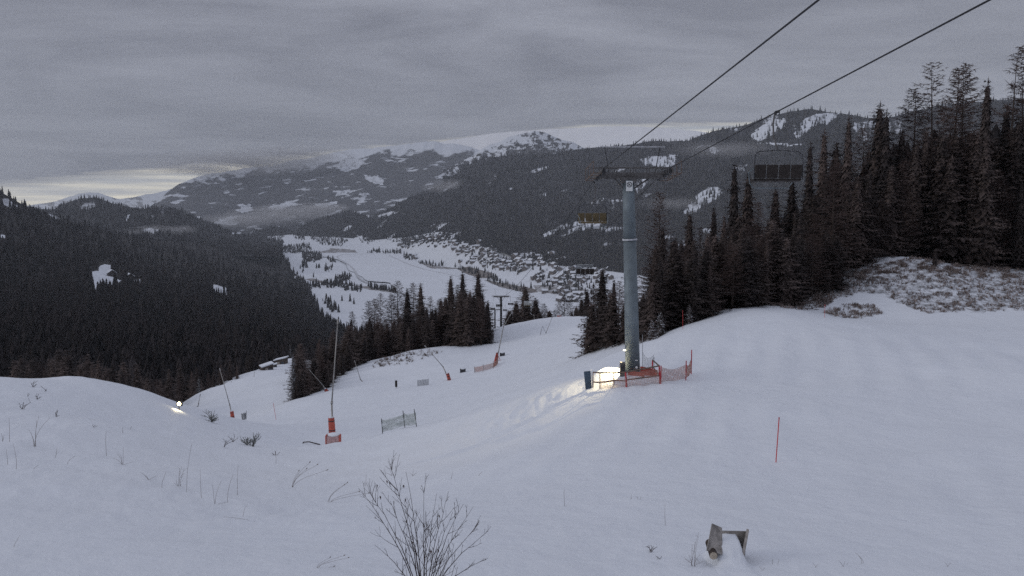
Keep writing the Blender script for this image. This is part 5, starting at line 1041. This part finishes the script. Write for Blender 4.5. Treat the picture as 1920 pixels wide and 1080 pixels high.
# stalks and weeds standing out of the snow
def weed(px, py, tips, label, group='dry stalks poking out of the snow', name='dry_stalk', m='stalk', r=.007, twigs=0, heads=False):
    b = hit(px, py); o = None; mb = MB(); hb = MB(); g = random
    for tx, ty in tips:
        e = V(tx, ty, b.y + g.uniform(-.25, .25)) - b; s = Vector((g.uniform(-.06, .06) * (len(tips) > 1), g.uniform(-.08, .08), -.08)); n = 5; bend = e.x * .25
        pts = [s + (e - s) * (i / n) + Vector((-bend * math.sin(math.pi * i / n) + g.gauss(0, .006), 0, 0)) for i in range(n + 1)]; k = b.y / 40
        mb.tube(pts, [r * k * (1.15 - .55 * i / n) for i in range(n + 1)], 5)
        for q in range(twigs):
            t = g.uniform(.3, .95); a = s.lerp(e, t); mb.tube([a, a + Vector((g.uniform(-.2, .2), g.uniform(-.1, .1), g.uniform(.05, .22))) * k], r * .6 * k, 4)
        if heads: hb.tube([e, e + (e - s).normalized() * .05 * k, e + (e - s).normalized() * .10 * k], [.01 * k, .022 * k, .008 * k], 6)
    o = mb.build(name, M[m], None, b, True); tag(o, label, 'dry stalk' if name == 'dry_stalk' else 'weed', group)
    if heads: hb.build('seed_head', M[m], o, None)
LW = 'single thin dry stalk standing upright in the left snowbank'
for px, py, t in [(32, 881, [(25, 832)]), (15, 872, [(12, 842)]), (104, 858, [(107, 840)]), (199, 855, [(199, 808)]), (351, 922, [(360, 832)]), (379, 935, [(375, 880)]), (445, 930, [(446, 872)]), (303, 915, [(312, 884)]), (427, 943, [(437, 890)]), (126, 870, [(141, 855)]), (517, 871, [(517, 848)]), (456, 969, [(463, 947)]), (686, 912, [(687, 890)]), (243, 806, [(248, 799)]), (230, 812, [(230, 800)]), (18, 828, [(17, 784)]), (62, 880, [(72, 872)]), (24, 1027, [(38, 1003)])]:
    big_ = (px == 351); weed(px, py, t, 'tallest single dry stalk on the left snowbank' if big_ else 'short slanting stalk alone in the bottom left corner' if px == 24 else LW)
for px, py, t, lab in [(66, 837, [(54, 806), (58, 812), (69, 788), (73, 780), (94, 783)], 'fan of five dry stems on the left snowbank'), (5, 828, [(2, 812), (8, 815)], 'pair of short dry stems at the left border'), (335, 912, [(337, 878), (341, 874), (345, 880), (330, 905)], 'twiggy upright weed left of the tallest stalk'), (402, 945, [(415, 902), (398, 908), (425, 942)], 'crossed dry stems right of the tallest stalk'), (278, 900, [(262, 885), (270, 890), (296, 892)], 'low bent stems on the left snowbank')]:
    weed(px, py, t, lab, twigs=2 if 'twiggy' in lab else 0)
weed(548, 914, [(560, 884), (580, 868), (574, 880), (612, 882), (594, 872)], 'arching dry stems with seed heads in the middle of the slope', heads=True, name='dry_weed'); weed(616, 942, [(650, 906), (645, 910), (690, 925), (672, 922)], 'leaning dry stems left of the big bare shrub', heads=True, name='dry_weed')
weed(592, 1066, [(618, 1046), (644, 1042), (652, 1046), (625, 1062)], 'flattened dry stems left of the shrub near the lower edge', heads=True, name='dry_weed'); weed(470, 976, [(420, 969), (462, 974), (478, 978)], 'dry stem lying flat on the lower left snow', name='dry_weed')
weed(229, 872, [(212, 858), (220, 850), (231, 838), (262, 876), (250, 866), (276, 880), (225, 852)], 'arching tuft of dry grass on the left snowbank', name='grass_tuft', m='stalk', r=.006); weed(250, 880, [(196, 882), (215, 878), (290, 896), (280, 888)], 'drooping pale grass blades below the arching tuft', name='grass_tuft', r=.005)
weed(1300, 1062, [(1310, 998), (1306, 1010), (1298, 1020), (1290, 1040), (1312, 1040), (1284, 1048), (1318, 1052), (1303, 1015)], 'tall tuft of dry grass left of the wooden trough', name='grass_tuft', twigs=2); weed(1220, 1036, [(1214, 1024), (1217, 1022), (1225, 1024), (1232, 1025)], 'dark twig cluster left of the grass tuft', name='dry_weed', m='twig', r=.016, twigs=1); weed(1237, 1050, [(1229, 1042), (1240, 1043), (1232, 1045)], 'small dark twig below the twig cluster', name='dry_weed', m='twig', r=.015)
for px, py, t in [(1057, 950, [(1058, 918), (1062, 948)]), (1184, 938, [(1184, 928)]), (1197, 937, [(1194, 930), (1202, 932)]), (1246, 986, [(1247, 946)]), (1448, 1060, [(1449, 1048)]), (1458, 1060, [(1461, 1048)]), (1430, 1072, [(1424, 1062), (1434, 1064)]), (1580, 1062, [(1572, 1050), (1584, 1052), (1590, 1056)]), (1616, 1056, [(1604, 1036), (1610, 1042), (1624, 1048)]), (1777, 1062, [(1772, 1054), (1784, 1056)]), (897, 893, [(880, 900), (905, 884)]), (735, 892, [(722, 886), (730, 880), (742, 884)]), (775, 893, [(768, 886), (775, 880), (782, 886)]), (846, 900, [(848, 886)]), (1530, 1066, [(1524, 1056), (1534, 1058)])]:
    weed(px, py, t, 'few short dry stems poking from the smooth near slope', 'dry stems on the near slope')
for px, py, t, lab in [(62, 726, [(58, 718), (64, 716), (68, 720)], 'dark little twig bush near the crest of the left bank'), (85, 734, [(82, 728), (88, 730)], 'tiny twig bush right of the one near the crest'), (70, 750, [(66, 742), (73, 738), (78, 744)], 'pale grass tuft below the crest twigs'), (52, 745, [(53, 736)], 'single twig below the crest'), (42, 768, [(36, 756), (44, 754), (50, 758), (58, 754)], 'thin sprawl of stems on the left bank'), (105, 782, [(103, 772), (109, 769), (112, 778)], 'reddish twig bush in the middle of the left bank'), (175, 801, [(170, 800), (179, 797)], 'dark bit of bark lying on the left bank'), (90, 708, [(89, 703), (92, 703)], 'twig standing on the very crest of the left bank'), (78, 707, [(76, 701), (81, 702)], 'second twig on the crest of the left bank'), (420, 838, [(425, 826), (436, 822), (440, 826)], 'pale twig below the leaning snow lance'), (436, 829, [(434, 820), (440, 818), (446, 822)], 'twiggy tuft near the two seedlings'), (516, 855, [(510, 850), (517, 846), (521, 852)], 'faint grass tuft left of the hydrant box')]:
    weed(px, py, t, lab, 'twigs on the left bank', 'twig_bush', 'twig', .012, 1)
def seedling(px, py, w, h, label, seed):
    g = random.Random(seed); tips = [(px + w * g.uniform(-.6, .6), py - h * g.uniform(.25, 1)) for _ in range(11)] + [(px, py - h)]
    weed(px, py, tips, label, 'seedlings below the left bank', 'spruce_seedling', 'seed', .016, 3)
M['seed'] = mat('seedling_needles', (.17, .175, .17), .9, .5, 6)
seedling(397, 793, 26, 22, 'low dark seedling right of the lit lamp', 1); seedling(475, 838, 24, 26, 'taller dark seedling left of the hydrant box', 2); seedling(463, 836, 18, 14, 'smallest seedling beside the taller one', 3)
mb = MB(); a, b_ = hit(567, 832), hit(600, 835); mb.tube([a + Vector((0, 0, -.12)), a + Vector((.1, 0, .12)), a.lerp(b_, .4) + Vector((0, 0, .2)), b_ + Vector((0, 0, .03))], .05, 7); tag(mb.build('fallen_branch', M['twig'], None, None, True), 'snow topped fallen branch left of the hydrant box', 'branch')
# brush of the right bank and the thin grass under the left stand: too many to count
def brush(name, polys, n, h, label, m, lo, hi):
    v = []; 
    for poly, k in polys:
        q = np.array(poly, float); c = 0
        while c < int(n * k):
            px = rng.uniform(q[:, 0].min(), q[:, 0].max()); py = rng.uniform(q[:, 1].min(), q[:, 1].max())
            if not in_poly(px, py, poly): continue
            c += 1
            if fbm(px / 16, py / 7, 95, 3) + rng.normal(0, .06) < .45: continue
            b = hit(px, py, lo, hi); s = rng.uniform(.5, 1.3) * h
            for _ in range(7):
                a = rng.uniform(0, 6.28); d = np.array([math.cos(a), math.sin(a), 0]); p0 = np.array(b) + d * rng.uniform(0, .25) * h - [0, 0, .06]; tip = p0 + d * s * rng.uniform(.2, .8) + [0, 0, s * rng.uniform(.35, 1)]; w = np.array([-d[1], d[0], 0]) * .03
                v += [p0 - w, p0 + w, tip + w * .5, tip - w * .5]
    v = np.array(v); tag(link(name, mesh_np(name, v, np.arange(len(v)).reshape(-1, 4), m)), label, 'brush', kind='stuff')
brush('dry_heather', [(bankpoly, 1.0), ([(1560, 530), (1640, 500), (1720, 480), (1830, 498), (1960, 505), (1960, 530), (1830, 520), (1720, 505), (1640, 525)], .35), (patch, .07), ([(1440, 572), (1540, 545), (1570, 560), (1540, 582), (1480, 580)], .12)], 6500, .32, 'dry brown heather covering the snowy bank under the tall stand', M['heather'], 60, 112)
brush('withered_grass', [([(690, 690), (720, 670), (790, 655), (830, 660), (760, 684)], 1)], 260, .5, 'withered grass along the crest before the middle stand', M['stalk'], 100, 185)

# ================================================================== mist in the valley, cloud on the summits, haze over everything
def mist(name, blobs, d, label):
    """flat lens shaped banks of mist or low cloud, thicker towards the middle"""
    m = volume(name, (.95, .95, .97), d / 2)
    for sc in (1.25, .85, .5):
        mb = MB()
        for px, py, Y, w, h, dep in blobs:
            c = V(px, py, Y); n, k = 28, 12; vs = []
            for i in range(k + 1):
                ph = -1.45 + 2.9 * i / k
                for j in range(n):
                    t = 2 * math.pi * j / n; rr_ = math.cos(ph); q = sc * (1 + .7 * (vnoise(np.array(4 + 2.2 * math.cos(t) + px), np.array(4 + 2.2 * math.sin(t) + i * .25), 8) - .5))
                    vs.append(c + Vector((w * rr_ * math.cos(t) * float(q), dep * rr_ * math.sin(t), h * math.sin(ph) * float(q))))
            mb.add(vs, [(i * n + j, i * n + (j + 1) % n, (i + 1) * n + (j + 1) % n, (i + 1) * n + j) for i in range(k) for j in range(n)] + [tuple(range(n - 1, -1, -1)), tuple(range(k * n, k * n + n))])
        tag(mb.build(name, m), label, 'mist', kind='stuff')
mist('valley_mist', [(855, 350, 6350, 170, 38, 190), (820, 352, 6450, 80, 22, 120), (935, 347, 6250, 100, 18, 120)], .0022, 'thin bank of mist across the forested mountain')
mist('low_mist', [(540, 402, 8500, 480, 70, 330), (470, 412, 8300, 330, 60, 300), (600, 390, 8700, 280, 45, 250)], .0034, 'pale mist lying along the foot of the far mountainside')
mist('ridge_mist', [(250, 438, 4500, 90, 18, 110), (290, 434, 4600, 110, 26, 140), (335, 430, 4700, 75, 18, 110)], .0030, 'wisp of mist on the low ridge at the valley end')
mist('slope_mist', [(1360, 280, 4300, 230, 35, 180), (1260, 382, 3900, 140, 26, 150)], .0011, 'faint mist on the mountain behind the lift')
mist('summit_cloud', [(470, 305, 10600, 900, 115, 700), (560, 292, 10700, 620, 80, 600), (390, 318, 10000, 420, 60, 500)], .0016, 'cloud skirting the snowy top of the long mountainside')  # low cloud hiding the summits, built and categorised like the mist banks
hz = MB(); x0, x1, y0, y1, z0, z1 = -22000, 24000, -1500, 23500, -331, 2300
hz.box(((x0 + x1) / 2, (y0 + y1) / 2, (z0 + z1) / 2), (x1 - x0, y1 - y0, z1 - z0)); tag(hz.build('haze', volume('haze', (.84, .90, 1.0), HAZE_D)), 'thin bluish haze filling the valley', 'haze', kind='stuff')

# ================================================================== sky, light, camera
SUN_EL, SUN_AZ = math.radians(18), math.radians(-105)
W = bpy.data.worlds.new('World'); SC.world = W; W.use_nodes = True; nt = W.node_tree; N, L = nt.nodes, nt.links; bg = N['Background']
sky = N.new('ShaderNodeTexSky'); sky.sky_type = 'NISHITA'; sky.sun_disc = False; sky.sun_elevation = SUN_EL; sky.sun_rotation = SUN_AZ; sky.altitude = 1250; sky.dust_density = 2
tc = N.new('ShaderNodeTexCoord'); sx = N.new('ShaderNodeSeparateXYZ'); L.new(tc.outputs['Generated'], sx.inputs[0])
def mth(op, a, b=None, c=None, clamp=False):
    n = N.new('ShaderNodeMath'); n.operation = op; n.use_clamp = clamp
    for i, v in enumerate((a, b, c)):
        if v is None: continue
        if isinstance(v, (int, float)): n.inputs[i].default_value = v
        else: L.new(v, n.inputs[i])
    return n.outputs[0]
X, Yy, Z = sx.outputs
# the cloud deck is a flat layer: project the view direction on to it
zc = mth('MAXIMUM', mth('ADD', Z, .06), .02)
cv = N.new('ShaderNodeCombineXYZ'); L.new(mth('DIVIDE', X, zc), cv.inputs[0]); L.new(mth('DIVIDE', Yy, zc), cv.inputs[1])
def noise(scale, det, rough, stretch, rz=0.0, off=0):
    mp = N.new('ShaderNodeMapping'); mp.inputs['Scale'].default_value = stretch; mp.inputs['Rotation'].default_value = (0, 0, rz); mp.inputs['Location'].default_value = (off, off * .7, 0)
    L.new(cv.outputs[0], mp.inputs[0]); n = N.new('ShaderNodeTexNoise'); n.inputs['Scale'].default_value = scale; n.inputs['Detail'].default_value = det; n.inputs['Roughness'].default_value = rough; n.inputs['Distortion'].default_value = 1.1
    L.new(mp.outputs[0], n.inputs['Vector']); return n.outputs['Fac']
n1 = noise(.62, 6, .55, (.85, 1.05, 1), math.radians(12), 3.1); n2 = noise(2.6, 5, .6, (.8, 1.25, 1), math.radians(-8), 9.0)
cl = mth('ADD', mth('MULTIPLY', n1, .80), mth('MULTIPLY', n2, .20))
cr = N.new('ShaderNodeValToRGB'); L.new(cl, cr.inputs['Fac'])
cr.color_ramp.elements[0].position = .36; cr.color_ramp.elements[0].color = (.86, .90, 1.10, 1); cr.color_ramp.elements[1].position = .64; cr.color_ramp.elements[1].color = (1.66, 1.73, 2.03, 1)
el = mth('ARCSINE', Z)
zen = mth('MULTIPLY_ADD', mth('MAXIMUM', Z, 0), ZEN, ZLOW)                     # an overcast sky is brighter overhead
cc = N.new('ShaderNodeVectorMath'); cc.operation = 'SCALE'; L.new(cr.outputs['Color'], cc.inputs[0]); L.new(zen, cc.inputs['Scale'])
# lower rim of the deck: clear bright sky shows under it, towards the valley end
azm = mth('ARCTAN2', X, Yy)
edge = mth('MINIMUM', mth('MULTIPLY_ADD', azm, .108, .070), .079)
edge = mth('ADD', edge, mth('MULTIPLY', mth('SUBTRACT', n2, .5), .010))
gap = mth('MULTIPLY_ADD', mth('SUBTRACT', edge, el), 1 / .012, .5, clamp=True)
front = mth('MULTIPLY_ADD', Yy, 4.0, -1.2, clamp=True); gap = mth('MULTIPLY', gap, front)
strk = N.new('ShaderNodeTexNoise'); mp = N.new('ShaderNodeMapping'); mp.inputs['Scale'].default_value = (5, 5, 160); mp.inputs['Rotation'].default_value = (0, math.radians(-5), 0); L.new(tc.outputs['Generated'], mp.inputs[0]); L.new(mp.outputs[0], strk.inputs['Vector']); strk.inputs['Scale'].default_value = 1; strk.inputs['Detail'].default_value = 4
warm = N.new('ShaderNodeValToRGB'); L.new(strk.outputs['Fac'], warm.inputs['Fac']); warm.color_ramp.elements[0].position = .35; warm.color_ramp.elements[0].color = (4.6, 4.7, 4.9, 1); warm.color_ramp.elements[1].position = .65; warm.color_ramp.elements[1].color = (13., 11.8, 8.8, 1)
sk2 = N.new('ShaderNodeMix'); sk2.data_type = 'RGBA'; sk2.inputs['Factor'].default_value = .85; L.new(sky.outputs[0], sk2.inputs[6]); L.new(warm.outputs[0], sk2.inputs[7])
mx = N.new('ShaderNodeMix'); mx.data_type = 'RGBA'; L.new(gap, mx.inputs['Factor']); L.new(cc.outputs[0], mx.inputs[6]); L.new(sk2.outputs[2], mx.inputs[7])
L.new(mx.outputs[2], bg.inputs['Color']); bg.inputs['Strength'].default_value = .12
sun = bpy.data.lights.new('sun', 'SUN'); sun.energy = .7; sun.angle = math.radians(30); sun.color = (1, .97, .93)
so = bpy.data.objects.new('sun', sun); COL.objects.link(so)
sd = Vector((math.sin(SUN_AZ) * math.cos(SUN_EL), math.cos(SUN_AZ) * math.cos(SUN_EL), math.sin(SUN_EL))); so.rotation_euler = (-sd).to_track_quat('-Z', 'Y').to_euler(); so.location = sd * 50
cam = bpy.data.cameras.new('camera'); co = bpy.data.objects.new('camera', cam); COL.objects.link(co); co.location = (0, 0, 0); co.rotation_euler = (math.pi / 2 - PITCH, 0, 0)
cam.sensor_width = 36; cam.lens = F / 1920 * 36; cam.clip_start = .1; cam.clip_end = 90000; SC.camera = co
vs = SC.view_settings; vs.view_transform = 'Standard'; vs.look = 'None'; vs.exposure = EXPO; vs.gamma = 1.0; vs.use_curve_mapping = False
SC.cycles.use_denoising = DENOISE; SC.cycles.max_bounces = 5; SC.cycles.diffuse_bounces = 3; SC.cycles.volume_bounces = 0; SC.cycles.transparent_max_bounces = 8; SC.cycles.sample_clamp_indirect = 1.5
print('trees', NTREE, 'objects', len(bpy.data.objects))
